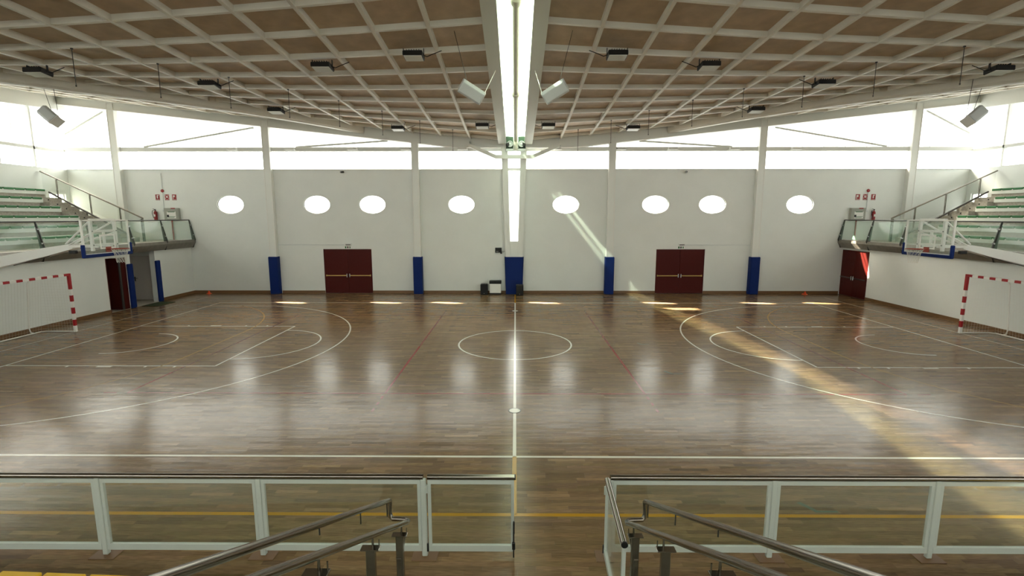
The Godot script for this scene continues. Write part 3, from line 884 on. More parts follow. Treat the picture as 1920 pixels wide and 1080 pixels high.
func build_roof_fittings() -> void:
	# pipe down the skylight
	var pts = []
	for k in 26:
		var z = lerpf(12.0, WALLZ + 0.55, k / 25.0)
		pts.append(Vector3(0.02, roof(0, z) + 0.08, z))
	pts.append(Vector3(0.02, 7.75, WALLZ + 0.48)); pts.append(Vector3(0.02, 7.32, WALLZ + 0.46))
	var pp = thing("drain_pipe", "long white pipe running down the middle of the skylight", "pipe")
	put("tube", tb(pts, 0.095, 14), M.pipe, pp)
	for z in [-3.4, 2.4]:
		var bs = Basis(Vector3.RIGHT, PI / 2 - 0.09)
		var b = MB.new()
		b.lathe([[0.095, -0.17], [0.14, -0.13], [0.15, 0.0], [0.14, 0.13], [0.095, 0.17]], Transform3D(bs, Vector3(0.02, roof(0, z) + 0.08, z)), 14)
		put("coupling", b, M.pipe, pp)
	# fans at the far end of the skylight
	for sgn in [-1.0, 1.0]:
		var t = thing("vent_fan", "small grey vent fan in a green box at the skylight's foot %s" % side_word(sgn), "fan", Vector3(sgn * 0.31 + 0.02, 7.62, WALLZ + 0.30), "vent fans")
		put("casing", cb(Vector3(0, 0.08, 0), Vector3(0.36, 0.62, 0.18), 0.01), M.motor_green, t)
		var b = MB.new()
		var xf = Transform3D(Basis(Vector3.RIGHT, PI / 2), Vector3(-sgn * 0.02, 0.02, 0.09))
		b.lathe([[0.15, 0.0], [0.15, 0.10], [0.13, 0.10], [0.12, 0.03], [0.05, 0.03], [0.04, 0.09], [0.001, 0.09]], xf, 18)
		put("fan_ring", b, M.cloth_grey, t)
		put("motor", cb(Vector3(sgn * 0.10, -0.02, 0.13), Vector3(0.15, 0.20, 0.12), 0.02), M.black, t)
		put("bracket", cb(Vector3(0, -0.27, 0.05), Vector3(0.36, 0.12, 0.2), 0.01), M.cloth_grey, t)
	# bent tie beam under the fans
	var tie = thing("tie_beam", "bent white tie beam crossing the head of the middle column", "beam", Vector3.ZERO, "", "structure")
	var rs = []
	for p in [[-2.35, 7.50], [-0.98, 6.92], [0.86, 6.92], [2.23, 7.50]]:
		rs.append([Vector3(p[0], p[1], WALLZ + 0.52), Vector3(p[0], p[1] + 0.19, WALLZ + 0.52), Vector3(p[0], p[1] + 0.19, WALLZ + 0.32), Vector3(p[0], p[1], WALLZ + 0.32)])
	put("tie_bar", skin(rs), M.column, tie)
	for sgn in [-1.0, 1.0]:
		put("hanger_plate", cb(Vector3(sgn * 2.3 - 0.06, 7.68, WALLZ + 0.3), Vector3(0.10, 0.22, 0.3)), M.column, tie)
	# floodlights under the joists
	var FL = [[2.9, 0.56], [5.7, 0.1], [10.0, -1.4], [14.1, 0.2], [9.85, -5.6], [1.42, -6.55], [5.4, -8.0]]
	var FN = ["hung beside the skylight above mid court", "two bays out from the skylight", "hung above the three-point line", "hung over the goal", "hung near the crease in the ceiling", "beside the skylight close to the fans", "hung close under the fascia beam"]
	for sd in [-1.0, 1.0]:
		for i in FL.size():
			var x: float = sd * FL[i][0]
			var z: float = FL[i][1]
			var t = thing("floodlight", "black floodlight %s on the half %s" % [FN[i], side_word(sd)], "floodlight", Vector3(x, roof(x, z) - 0.02, z), "ceiling floodlights")
			var tilt = Basis(Vector3.RIGHT, -0.12 - 0.0 * i)
			put("housing", cb(Vector3(0, -0.17, 0), Vector3(0.56, 0.14, 0.42), 0.02, tilt), M.black, t)
			put("glass_face", cb(tilt * Vector3(0, -0.075, 0) + Vector3(0, -0.17, 0), Vector3(0.50, 0.02, 0.36), 0.004, tilt), M.lamp_face, t)
			for s2 in [-1.0, 1.0]:
				put("bracket", cb(Vector3(s2 * 0.29, -0.08, 0), Vector3(0.015, 0.20, 0.06)), M.black, t)
				for j in 3:
					put("cooling_fin", cb(tilt * Vector3(s2 * 0.07 * (j + 0.5), 0.085, 0) + Vector3(0, -0.17, 0), Vector3(0.012, 0.05, 0.34), 0.0, tilt), M.black, t)
			put("cable", tb([Vector3(-sd * 0.28, -0.16, 0), Vector3(-sd * 0.38, -0.20, 0), Vector3(-sd * 0.55, -0.13, 0), Vector3(-sd * 0.8, -0.04, 0)], 0.012, 6), M.black, t)
	# hangers in a slanting row
	for sd in [-1.0, 1.0]:
		for k in 8:
			var z = 3.05 - SZ * (8 - k)
			var x = sd * (10.36 + 0.885 * z)
			var y = roof(x, z) + 0.03
			var t = thing("hanger_rod", "thin dark hanging rod, %s out from the fascia beam %s" % [["first", "second", "third", "fourth", "fifth", "sixth", "seventh", "eighth"][k], side_word(sd)], "hanger", Vector3(x, y, z), "hanging rods")
			put("rod", tb([Vector3.ZERO, Vector3(0, -0.95, 0)], 0.010, 6), M.dark_steel, t)
			put("clamp", cb(Vector3(0, -0.02, 0), Vector3(0.05, 0.06, 0.05), 0.006), M.dark_steel, t)
			put("eye_nut", cb(Vector3(0, -0.97, 0), Vector3(0.03, 0.05, 0.03), 0.006), M.dark_steel, t)
	# box loudspeakers beside the skylight and at the ends
	for q in [[-1.19, 7.44, 1.34, 0], [1.09, 7.44, 1.34, 0], [-16.0, 7.46, -2.1, 1], [15.7, 7.44, -2.2, 1]]:
		var x: float = q[0]
		var sd = signf(x)
		var lab: String = ("white box loudspeaker slung beside the skylight " if q[3] == 0 else "pale box loudspeaker hung before the end glazing ") + side_word(x)
		var t = thing("loudspeaker", lab, "loudspeaker", Vector3(x, q[1], q[2]), "hanging loudspeakers")
		var bs: Basis
		if q[3] == 0: bs = Basis(Vector3.UP, -sd * 0.35) * Basis(Vector3.BACK, sd * 0.48) * Basis(Vector3.RIGHT, 0.55)
		else: bs = Basis(Vector3.UP, sd * 0.3) * Basis(Vector3.BACK, sd * 0.60) * Basis(Vector3.RIGHT, -0.5)
		var prof = [Vector2(-0.19, -0.13), Vector2(0.12, -0.19), Vector2(0.19, -0.13), Vector2(0.19, 0.13), Vector2(0.12, 0.19), Vector2(-0.19, 0.13)]
		var b = MB.new()
		b.prism(prof, Transform3D(bs * Basis(Vector3(0, 0, 1), Vector3(0, 1, 0), Vector3(-1, 0, 0)), bs * Vector3(0.33, 0, 0)), 0.66)
		put("cabinet", b, M.cloth_grey if q[3] == 0 else M.cloth_grey, t)
		put("grille", cb(bs * Vector3(0, 0, 0.192), Vector3(0.60, 0.24, 0.012), 0.004, bs), M.cloth_grey, t)
		put("end_bracket", cb(bs * Vector3(-sd * 0.345, 0, 0), Vector3(0.02, 0.34, 0.34), 0.005, bs), M.white, t)
		var up: Vector3 = bs * Vector3(-sd * 0.33, 0.15, 0)
		if q[3] == 0:
			var zt: float = q[2] + 0.05
			put("sling", tb([up, Vector3(-sd * (absf(x) - 0.62), roof(0.6, -0.9) - 0.12 - q[1], -0.9 - q[2])], 0.009, 6), M.white, t)
			put("sling", tb([bs * Vector3(sd * 0.25, 0.17, 0), Vector3(sd * 0.45, roof(x + sd * 0.45, q[2]) + 0.02 - q[1], 0)], 0.007, 6), M.dark_steel, t)
		else:
			for k in [-0.2, 0.2]:
				put("sling", tb([bs * Vector3(k, 0.17, 0), Vector3(k, roof(x + k, q[2]) + 0.02 - q[1], 0)], 0.008, 6), M.dark_steel, t)
	# little white lamps on the clerestory rail
	var BL = [-14.4, -11.45, -8.26, -5.55, -2.67, 2.1, 5.35, 7.96, 11.05, 14.16]
	var BN = ["fifth", "fourth", "third", "second", "first", "first", "second", "third", "fourth", "fifth"]
	for i in 10:
		var t = thing("rail_lamp", "small white lamp on the clerestory rail, %s from the middle column %s" % [BN[i], side_word(BL[i])], "lamp", Vector3(BL[i], 7.34, WALLZ + 0.09), "rail lamps")
		put("body", cb(Vector3(0, 0.12, 0.10), Vector3(0.46, 0.10, 0.20), 0.02), M.white, t)
		put("diffuser", cb(Vector3(0, 0.055, 0.12), Vector3(0.52, 0.035, 0.24), 0.01), M.lamp_face, t)
		put("arm", cb(Vector3(0, 0.13, 0.01), Vector3(0.10, 0.06, 0.08)), M.white, t)

# ------------------------------------------------------------------ galleries and stands at both ends
func build_stand(sd: float) -> void:
	var en = ENDA if sd < 0 else ENDB
	var zend = 13.0
	# gallery slab with the bent edge
	var g = thing("gallery", "concrete gallery slab with a bent shiny edge above " + ("the grey double doors" if sd < 0 else "the red corner door"), "gallery", Vector3.ZERO, "", "structure")
	var slab = MB.new()
	slab.bb(Vector3(minf(sd * 17.0, sd * 23.15), 2.47, WALLZ), Vector3(maxf(sd * 17.0, sd * 23.15), 2.83, BACKZ))
	put("slab", slab, M.concrete, g)
	var rs = []
	for z in [WALLZ + 0.005, BACKZ]:
		rs.append([Vector3(sd * 16.96, 2.45, z), Vector3(sd * 16.80, 2.72, z), Vector3(sd * 16.83, 2.86, z), Vector3(sd * 17.10, 2.86, z), Vector3(sd * 17.08, 2.45, z)])
	var eb = MB.new()
	for k in 5:
		var j = (k + 1) % 5
		eb.out(Vector3(sd * 16.97, 2.65, 5), [rs[0][k], rs[1][k], rs[1][j], rs[0][j]])
	put("edge_plate", eb, M.edge, g)
	# glass balustrade
	var bl = thing("gallery_railing", "glass balustrade with leaning dark steel posts on the gallery at " + en, "railing")
	var zs = []
	var z = WALLZ + 0.05
	while z < zend:
		zs.append(z); z += 2.07
	for i in zs.size():
		var b = MB.new()
		var poly = [Vector2(0, 3.86), Vector2(0.055, 3.86), Vector2(0.30, 2.86), Vector2(0.15, 2.44), Vector2(0.06, 2.44), Vector2(0.10, 2.86)]
		# outline lies in the x-y plane, measured from the gallery side towards the hall
		var xf = Transform3D(Basis(Vector3(-sd, 0, 0), Vector3(0, 1, 0), Vector3(0, 0, 1)), Vector3(sd * 17.07, 0, zs[i] - 0.012))
		var pp = []
		for p in poly: pp.append(p)
		for e in [0.0, 0.024]:
			pass
		b.prism(pp, xf, 0.024)
		var post = put("post", b, M.dark_steel, bl)
		for h in [3.6, 3.1]:
			put("clamp", cb(Vector3(sd * (17.07 - 0.05 - (3.86 - h) * 0.22), h, zs[i]), Vector3(0.05, 0.06, 0.11), 0.008), M.chrome, post)
		if i < zs.size() - 1:
			var q = []
			for dx in [0.0, 0.012]:
				q.append(Vector3(sd * (17.035 - dx), 3.80, zs[i] + 0.05)); q.append(Vector3(sd * (17.035 - dx), 3.80, zs[i + 1] - 0.05))
				q.append(Vector3(sd * (16.84 - dx), 2.90, zs[i + 1] - 0.05)); q.append(Vector3(sd * (16.84 - dx), 2.90, zs[i] + 0.05))
			var gm = MB.new()
			gm.quad(q[0], q[1], q[2], q[3]); gm.quad(q[7], q[6], q[5], q[4])
			for k in 4: gm.quad(q[k], q[(k + 1) % 4], q[(k + 1) % 4 + 4], q[k + 4])
			put("glass_panel", gm, M.rail_glass, bl)
	put("top_rail", tb([Vector3(sd * 17.05, 3.865, WALLZ + 0.03), Vector3(sd * 17.05, 3.865, zs[zs.size() - 1])], 0.024, 10), M.dark_steel, bl)
	# tiers
	var tier = thing("seating_tier", "stepped concrete tiers under the green seats at " + en, "tier", Vector3.ZERO, "", "structure")
	for k in 6:
		var xa = 18.62 + 0.8 * k
		var y = 2.83 + 0.42 * k
		put("step", bx(Vector3(minf(sd * (xa - 0.32), sd * 23.15), y - 0.42 if k > 0 else 2.83, -7.65), Vector3(maxf(sd * (xa - 0.32), sd * 23.15), y + 0.0005, zend)), M.concrete, tier)
	put("step", bx(Vector3(minf(sd * 22.45, sd * 23.15), 2.83, -8.95), Vector3(maxf(sd * 22.45, sd * 23.15), 4.95, -7.65)), M.concrete, tier)
	# rows of bench seating
	var ord = ["lowest", "second lowest", "third lowest", "third highest", "second highest", "highest"]
	for k in 6:
		var xs = 18.8 + 0.8 * k
		var y = 3.20 + 0.42 * k
		var z0 = -7.65 if k < 5 else -8.70
		var t = thing("bench_row", "%s bench row of green seats with a white front at %s" % [ord[k], en], "bench", Vector3(sd * xs, y, 0), "green bench rows")
		put("front_panel", bx(Vector3(minf(sd * -0.02, sd * 0.02), -0.20, z0), Vector3(maxf(sd * -0.02, sd * 0.02), -0.055, 3.0)), M.bench, t)
		var dp = 0.40 if k < 5 else 0.30
		put("plinth", bx(Vector3(minf(sd * 0.03, sd * dp), -0.37, z0), Vector3(maxf(sd * 0.03, sd * dp), -0.20, 3.0)), M.concrete, t)
		put("seat_beam", bx(Vector3(minf(sd * -0.03, sd * dp), -0.055, z0), Vector3(maxf(sd * -0.03, sd * dp), -0.012, 3.0)), M.bench, t)
		put("rear_leg_panel", bx(Vector3(minf(sd * (dp - 0.04), sd * dp), -0.20, z0), Vector3(maxf(sd * (dp - 0.04), sd * dp), -0.055, 3.0)), M.bench, t)
		var zz = z0 + 0.06
		while zz < 2.5:
			var s = MB.new()
			s.rbox(Vector3(sd * (dp / 2 - 0.05), 0.003, 0), Vector3(dp, 0.10, 0.45), 0.018)
			var o = put("seat_pad", s, M.seat_green, t)
			o.position = Vector3(0, 0, zz + 0.22)
			zz += 0.50
	# stair between the rows and the wall
	var st = thing("gallery_stair", "concrete stair beside the green seats at " + en, "stairs")
	for k in 10:
		var xa = 18.5 + 0.4 * k
		var y = 2.83 + 0.21 * (k + 1)
		put("step", bx(Vector3(minf(sd * xa, sd * (xa + 0.43)), 2.83, -8.75), Vector3(maxf(sd * xa, sd * (xa + 0.43)), y, -7.66)), M.concrete, st)
		if k % 2 == 0 or true:
			var o = put("step_light", cb(Vector3(sd * (xa - 0.004), y - 0.10, -8.05), Vector3(0.012, 0.06, 0.06), 0.003), M.black, st)
	# handrail and glass on the outer side of the stair
	var r = thing("stair_railing", "rising glass stair railing with a steel top rail at " + en, "railing")
	var rp = func(x, dy): return Vector3(sd * x, 3.98 + (x - 18.3) * 0.4665 + dy, -8.78 - (x - 18.3) * 0.015)
	put("top_rail", tb([rp.call(18.25, 0), rp.call(23.1, 0)], 0.035, 10), M.steel, r)
	put("newel", cb(Vector3(sd * 18.3, 3.36, -8.78), Vector3(0.09, 1.16, 0.09), 0.006), M.steel, r)
	for x in [19.35, 20.75, 22.3]:
		var top: Vector3 = rp.call(x, 0)
		var lo = 2.83 + 0.21 * floor((x - 18.5) / 0.4 + 1.0)
		put("post", cb(Vector3(top.x, (top.y + lo - 0.1) / 2, -8.79), Vector3(0.055, top.y - lo + 0.1, 0.05), 0.005), M.steel, r)
	for q in [[18.36, 19.3], [19.4, 20.7], [20.8, 22.25], [22.35, 23.05]]:
		var a: Vector3 = rp.call(q[0], -0.06)
		var b: Vector3 = rp.call(q[1], -0.06)
		var gm = MB.new()
		var dn = Vector3(0, -0.78, 0)
		for off in [0.0, 0.012]:
			var v = Vector3(0, 0, off)
			gm.quad(a + v, b + v, b + dn + v, a + dn + v)
		gm.quad(a, b, b + Vector3(0, 0, 0.012), a + Vector3(0, 0, 0.012))
		put("glass_panel", gm, M.stair_glass, r)
	var hr = thing("stair_handrail", "low dark handrail along the bench side of the stair at " + en, "handrail")
	put("rail", tb([Vector3(sd * 18.2, 3.22, -7.72), Vector3(sd * 22.65, 5.22, -8.70)], 0.04, 10), M.handrail, hr)
	for x in [18.9, 20.5, 22.1]:
		var u: float = (x - 18.2) / 4.45
		var yy = lerpf(3.22, 5.22, u)
		var lo = 2.83 + 0.21 * floor((x - 18.5) / 0.4 + 1.0)
		put("post", tb([Vector3(sd * x, minf(lo, yy - 0.05), lerpf(-7.72, -8.70, u)), Vector3(sd * x, yy, lerpf(-7.72, -8.70, u))], 0.018, 8), M.handrail, hr)

# ------------------------------------------------------------------ basketball hoop on a wall boom
func build_hoop(sd: float) -> void:
	var en = ENDA if sd < 0 else ENDB
	var t = thing("basketball_hoop", "glass basketball backboard with blue edge padding on a white boom at " + en, "basketball hoop", Vector3(sd * 12.8, 0, 0.0), "basketball hoops")
	var X = func(x): return sd * x
	# backboard: x grows towards the wall
	var bo = put("backboard", bx(Vector3(minf(X.call(0.0), X.call(0.012)), 2.92, -0.86), Vector3(maxf(X.call(0.0), X.call(0.012)), 3.93, 0.86)), M.board_glass, t)
	var fr = MB.new()
	for zz in [-0.87, 0.87]: fr.box(Vector3(X.call(0.015), 3.42, zz), Vector3(0.05, 1.05, 0.045))
	for yy in [2.91, 3.93]: fr.box(Vector3(X.call(0.015), yy, 0), Vector3(0.05, 0.04, 1.78))
	put("board_frame", fr, M.goal_white, bo)
	var sq = MB.new()
	for zz in [-0.27, 0.27]: sq.box(Vector3(X.call(-0.003), 3.275, zz), Vector3(0.004, 0.45, 0.05))
	for yy in [3.075, 3.475]: sq.box(Vector3(X.call(-0.003), yy, 0), Vector3(0.004, 0.05, 0.49))
	put("target_square", sq, M.goal_white, bo)
	var pad = MB.new()
	pad.rbox(Vector3(X.call(0.01), 2.865, 0), Vector3(0.11, 0.10, 1.86), 0.02)
	for zz in [-0.895, 0.895]: pad.rbox(Vector3(X.call(0.01), 3.04, zz), Vector3(0.11, 0.34, 0.07), 0.018)
	put("edge_padding", pad, M.blue, t)
	# rim and net towards the court
	var rim = MB.new()
	var ring = []
	for k in 25: ring.append(Vector3(X.call(-0.375) + 0.23 * cos(TAU * k / 24), 3.05, 0.23 * sin(TAU * k / 24)))
	rim.tube(ring, 0.011, 8)
	rim.box(Vector3(X.call(-0.075), 3.045, 0), Vector3(0.14, 0.02, 0.14))
	rim.box(Vector3(X.call(-0.008), 3.03, 0), Vector3(0.014, 0.16, 0.20))
	var ro = put("rim", rim, M.rim, t)
	var net = MB.new()
	for k in 12:
		for dirn in [-1, 1]:
			var p = []
			for j in 6:
				var a = TAU * (k + dirn * j * 0.5) / 12
				var rr = lerpf(0.23, 0.12, sqrt(j / 5.0))
				p.append(Vector3(X.call(-0.375) + rr * cos(a), 3.04 - 0.085 * j, rr * sin(a)))
			net.tube(p, 0.004, 4)
	put("net", net, M.net, ro)
	# carrier frame behind the board
	var cf = MB.new()
	for zz in [-0.45, 0.45]:
		cf.box(Vector3(X.call(0.10), 3.48, zz), Vector3(0.08, 0.95, 0.07))
	for yy in [3.18, 3.60, 3.95]: cf.box(Vector3(X.call(0.10), yy, 0), Vector3(0.07, 0.07, 0.92))
	cf.box(Vector3(X.call(0.10), 3.4, 0), Vector3(0.06, 0.42, 0.05))
	put("carrier_frame", cf, M.goal_white, t)
	for zz in [-0.45, 0.45]:
		put("brace", tb([Vector3(X.call(0.10), 3.92, zz), Vector3(X.call(1.18), 3.20, zz * 0.35)], 0.028, 8), M.goal_white, t)
		put("strut", tb([Vector3(X.call(0.10), 3.55, zz), Vector3(X.call(1.18), 3.14, zz * 0.3)], 0.022, 8), M.goal_white, t)
		put("lower_strut", cb(Vector3(X.call(0.64), 3.13, zz * 0.6), Vector3(1.1, 0.06, 0.05)), M.goal_white, t)
		for yy in [3.18, 3.6]: put("bolt", cb(Vector3(X.call(0.055), yy, zz), Vector3(0.02, 0.035, 0.035), 0.006), M.black, t)
	# boom down to the wall
	var a = Vector3(X.call(1.02), 3.13, 0)
	var e = Vector3(X.call(3.99), 2.50, 0.10)
	var rs = []
	for q in [[0.0, 0.16], [0.3, 0.27], [1.0, 0.36]]:
		var c: Vector3 = a.lerp(e, q[0])
		var h: float = q[1] / 2
		rs.append([c + Vector3(0, -h, 0.13), c + Vector3(0, h, 0.13), c + Vector3(0, h, -0.13), c + Vector3(0, -h, -0.13)])
	put("boom", skin(rs), M.goal_white, t)
	put("wall_plate", cb(Vector3(X.call(3.995), 2.55, 0.10), Vector3(0.03, 0.34, 0.5), 0.006), M.goal_white, t)
	put("tie_cable", tb([Vector3(X.call(1.2), 3.04, 0.05), Vector3(X.call(1.9), 2.80, 0.06), Vector3(X.call(3.0), 2.52, 0.08)], 0.01, 6), M.dark_steel, t)
	put("spring_box", cb(Vector3(X.call(0.9), 2.96, 0.25), Vector3(0.22, 0.10, 0.10), 0.015), M.black, t)

# ------------------------------------------------------------------ handball goals
func bands(parent: Node, from: Vector3, to: Vector3, wdt: float, n: int) -> void: # white band first, then red by turns
	var d = to - from
	for k in n:
		var s = Vector3(wdt, wdt, wdt)
		s[1 if absf(d.y) > 0.1 else 2] = d.length() / n
		put("white_band" if k % 2 == 0 else "red_band", cb(from + d * ((k + 0.5) / n), s), M.goal_white if k % 2 == 0 else M.red, parent)

func build_goal(sd: float) -> void:
	var en = ENDA if sd < 0 else ENDB
	var t = thing("handball_goal", "red and white banded handball goal with a white net at " + en, "goal", Vector3(sd * 15.6, 0, 0), "handball goals")
	for zz in [-1.54, 1.54]:
		var po = Node3D.new(); po.name = "post"; t.add_child(po, true)
		bands(po, Vector3(0, 0.004, zz), Vector3(0, 1.74, zz), 0.08, 8)
		var r = MB.new()
		r.box(Vector3(0, 1.91, zz), Vector3(0.081, 0.34, 0.081))
		r.box(Vector3(0, 2.04, zz - signf(zz) * 0.13), Vector3(0.081, 0.081, 0.18))
		put("red_corner", r, M.red, po)
	var cr = Node3D.new(); cr.name = "crossbar"; t.add_child(cr)
	bands(cr, Vector3(0, 2.04, -1.32), Vector3(0, 2.04, 1.32), 0.08, 13)
	for zz in [-1.5, 1.5]:
		put("rear_support", tb([Vector3(0, 2.06, zz * 0.60), Vector3(sd * 0.5, 2.03, zz * 0.62), Vector3(sd * 0.78, 1.96, zz * 0.62), Vector3(sd * 0.88, 1.80, zz * 0.62), Vector3(sd * 1.1, 0.25, zz * 0.66), Vector3(sd * 1.12, 0.08, zz * 0.70), Vector3(sd * 1.12, 0.024, zz * 0.78)], 0.02, 8), M.goal_white, t)
		put("ground_bar", tb([Vector3(0, 0.024, zz), Vector3(sd * 1.0, 0.024, zz), Vector3(sd * 1.12, 0.024, zz * 0.92)], 0.02, 8), M.goal_white, t)
	put("rear_ground_bar", tb([Vector3(sd * 1.12, 0.024, -1.4), Vector3(sd * 1.12, 0.024, 1.4)], 0.022, 8), M.goal_white, t)
	var n = MB.new()
	var back = func(u, y): return Vector3(sd * lerpf(1.10, 0.86, y / 1.95), y, u)
	for k in 29: n.tube([back.call(-1.4 + 0.1 * k, 0.03), back.call(-1.4 + 0.1 * k, 1.95), Vector3(sd * 0.03, 2.0, -1.4 + 0.1 * k)], 0.0017, 3)
	for k in 20: n.tube([back.call(-1.4, 0.03 + 0.1 * k), back.call(1.4, 0.03 + 0.1 * k)], 0.0017, 3)
	for zz in [-1.5, 1.5]:
		for k in 10:
			var x = 0.03 + 0.1 * k
			n.tube([Vector3(sd * x, 0.03, zz), Vector3(sd * x, lerpf(2.0, 1.95, k / 9.0), zz)], 0.0017, 3)
		for k in 20: n.tube([Vector3(sd * 0.03, 0.03 + 0.1 * k, zz), back.call(zz * 0.95, 0.03 + 0.1 * k)], 0.0017, 3)
	put("net", n, M.net, t)

# ------------------------------------------------------------------ fire point on the far wall over each gallery
func build_fire_corner(sd: float) -> void:
	var near = "over the gallery at " + (ENDA if sd < 0 else ENDB)
	var z = WALLZ
	var X = func(x): return x if sd < 0 else x # given per side below
	var hx = -17.85 if sd < 0 else 17.62
	var h = thing("hose_cabinet", "grey fire hose cabinet with a green label " + near, "cabinet", Vector3(hx, 4.16, z), "hose cabinets")
	put("box", cb(Vector3(0, 0, 0.09), Vector3(0.74, 0.64, 0.18), 0.01), M.cabinet, h)
	var door = put("door", cb(Vector3(-sd * -0.02, -0.02, 0.186), Vector3(0.66, 0.56, 0.012), 0.003), M.cabinet, h)
	put("label_plate", cb(Vector3(0.02, -0.04, 0.194), Vector3(0.46, 0.34, 0.004)), M.white, door)
	for q in [[0.12, 0.36, 0.03], [-0.12, 0.40, 0.025], [-0.17, 0.30, 0.02]]:
		put("print_line", cb(Vector3(0.02, q[0], 0.197), Vector3(q[1], q[2], 0.003)), M.sign_green, door)
	put("valve_symbol", cb(Vector3(-0.16, -0.09, 0.198), Vector3(0.10, 0.13, 0.005)), M.black, door)
	put("red_strip", cb(Vector3(0.12, 0.30, 0.187), Vector3(0.22, 0.05, 0.012), 0.003), M.red_metal, h)
	# riser pipe
	var px = -17.92 if sd < 0 else 17.62
	var rp = put("riser_pipe", tb([Vector3(px, 2.84, z + 0.06), Vector3(px, 3.83, z + 0.06)], 0.035, 10), M.red_metal)
	tag(rp, "red riser pipe below the hose cabinet " + near, "pipe", "riser pipes")
	# sounder conduit
	var cx = -18.30 if sd < 0 else 18.12
	var cd = thing("alarm_conduit", "thin grey conduit with a red alarm button " + near, "conduit", Vector3(cx, 0, z), "alarm conduits")
	put("tube", tb([Vector3(0, 4.3, 0.02), Vector3(0, 6.25 if sd < 0 else 5.36, 0.02)], 0.013, 8), M.cloth_grey, cd)
	var bt = MB.new()
	bt.lathe([[0.075, 0.0], [0.085, 0.03], [0.06, 0.07], [0.001, 0.075]], Transform3D(Basis(Vector3.RIGHT, PI / 2), Vector3(0, 5.36, 0.0)), 14)
	put("sounder", bt, M.red_metal, cd)
	put("junction_box", cb(Vector3(0, 4.35, 0.035), Vector3(0.12, 0.09, 0.07), 0.01), M.cloth_grey, cd)
	# extinguisher
	var ex = -18.72 if sd < 0 else 18.46
	var e = thing("fire_extinguisher", "red fire extinguisher hung on the wall " + near, "fire extinguisher", Vector3(ex, 3.86, z + 0.10), "fire extinguishers")
	var b = MB.new()
	b.lathe([[0.001, 0.0], [0.07, 0.0], [0.078, 0.02], [0.078, 0.38], [0.06, 0.44], [0.025, 0.47], [0.025, 0.50]], Transform3D.IDENTITY, 18)
	put("cylinder", b, M.red_metal, e)
	put("valve", cb(Vector3(0, 0.52, 0), Vector3(0.05, 0.06, 0.05), 0.01), M.black, e)
	put("lever", cb(Vector3(-0.04, 0.56, 0.02), Vector3(0.14, 0.02, 0.03), 0.006, Basis(Vector3.BACK, -0.25)), M.black, e)
	put("hose", tb([Vector3(-0.02, 0.52, 0.03), Vector3(-0.13, 0.48, 0.03), Vector3(-0.15, 0.36, 0.03), Vector3(-0.10, 0.16, 0.04), Vector3(-0.085, 0.10, 0.04)], 0.013, 8), M.black, e)
	put("label", cb(Vector3(0, 0.24, 0.077), Vector3(0.07, 0.12, 0.006), 0.002), M.white, e)
	put("wall_hook", cb(Vector3(0, 0.40, -0.085), Vector3(0.05, 0.06, 0.03)), M.dark_steel, e)
	# three red pictogram signs
	var SX = [-18.59, -18.10, -17.72] if sd < 0 else [17.62, 18.0, 18.42]
	for i in 3:
		var k: int = i if sd < 0 else 2 - i
		var what: String = ["extinguisher", "alarm button", "hose"][k]
		var s = thing("safety_sign", "red %s sign with a white symbol %s" % [what, near], "sign", Vector3(SX[i], 5.03, z + 0.004), "fire signs")
		put("plate", cb(Vector3(0, 0, 0), Vector3(0.22, 0.30, 0.008), 0.002), M.red_metal, s)
		put("band", cb(Vector3(0, -0.125, 0.005), Vector3(0.18, 0.018, 0.004)), M.white, s)
		if k == 0:
			put("symbol", cb(Vector3(-0.01, 0.03, 0.005), Vector3(0.055, 0.17, 0.004), 0.001), M.white, s)
			put("symbol_nozzle", cb(Vector3(0.045, 0.10, 0.005), Vector3(0.05, 0.03, 0.004)), M.white, s)
		elif k == 1:
			var o = MB.new()
			o.lathe([[0.055, 0.0], [0.055, 0.006], [0.035, 0.006], [0.035, 0.0]], Transform3D(Basis(Vector3.RIGHT, PI / 2), Vector3(0, 0.03, 0.003)), 16)
			o.lathe([[0.018, 0.006], [0.0005, 0.006]], Transform3D(Basis(Vector3.RIGHT, PI / 2), Vector3(0, 0.03, 0.003)), 10)
			put("symbol", o, M.white, s)
			for q in [[-0.075, 0.105], [0.075, 0.105], [-0.075, -0.045], [0.075, -0.045]]:
				put("symbol_corner", cb(Vector3(q[0], q[1], 0.005), Vector3(0.03, 0.03, 0.004)), M.white, s)
		else:
			put("symbol", cb(Vector3(-0.02, 0.06, 0.005), Vector3(0.10, 0.09, 0.004), 0.001), M.white, s)
			put("symbol_hose", cb(Vector3(-0.055, -0.03, 0.005), Vector3(0.028, 0.12, 0.004)), M.white, s)

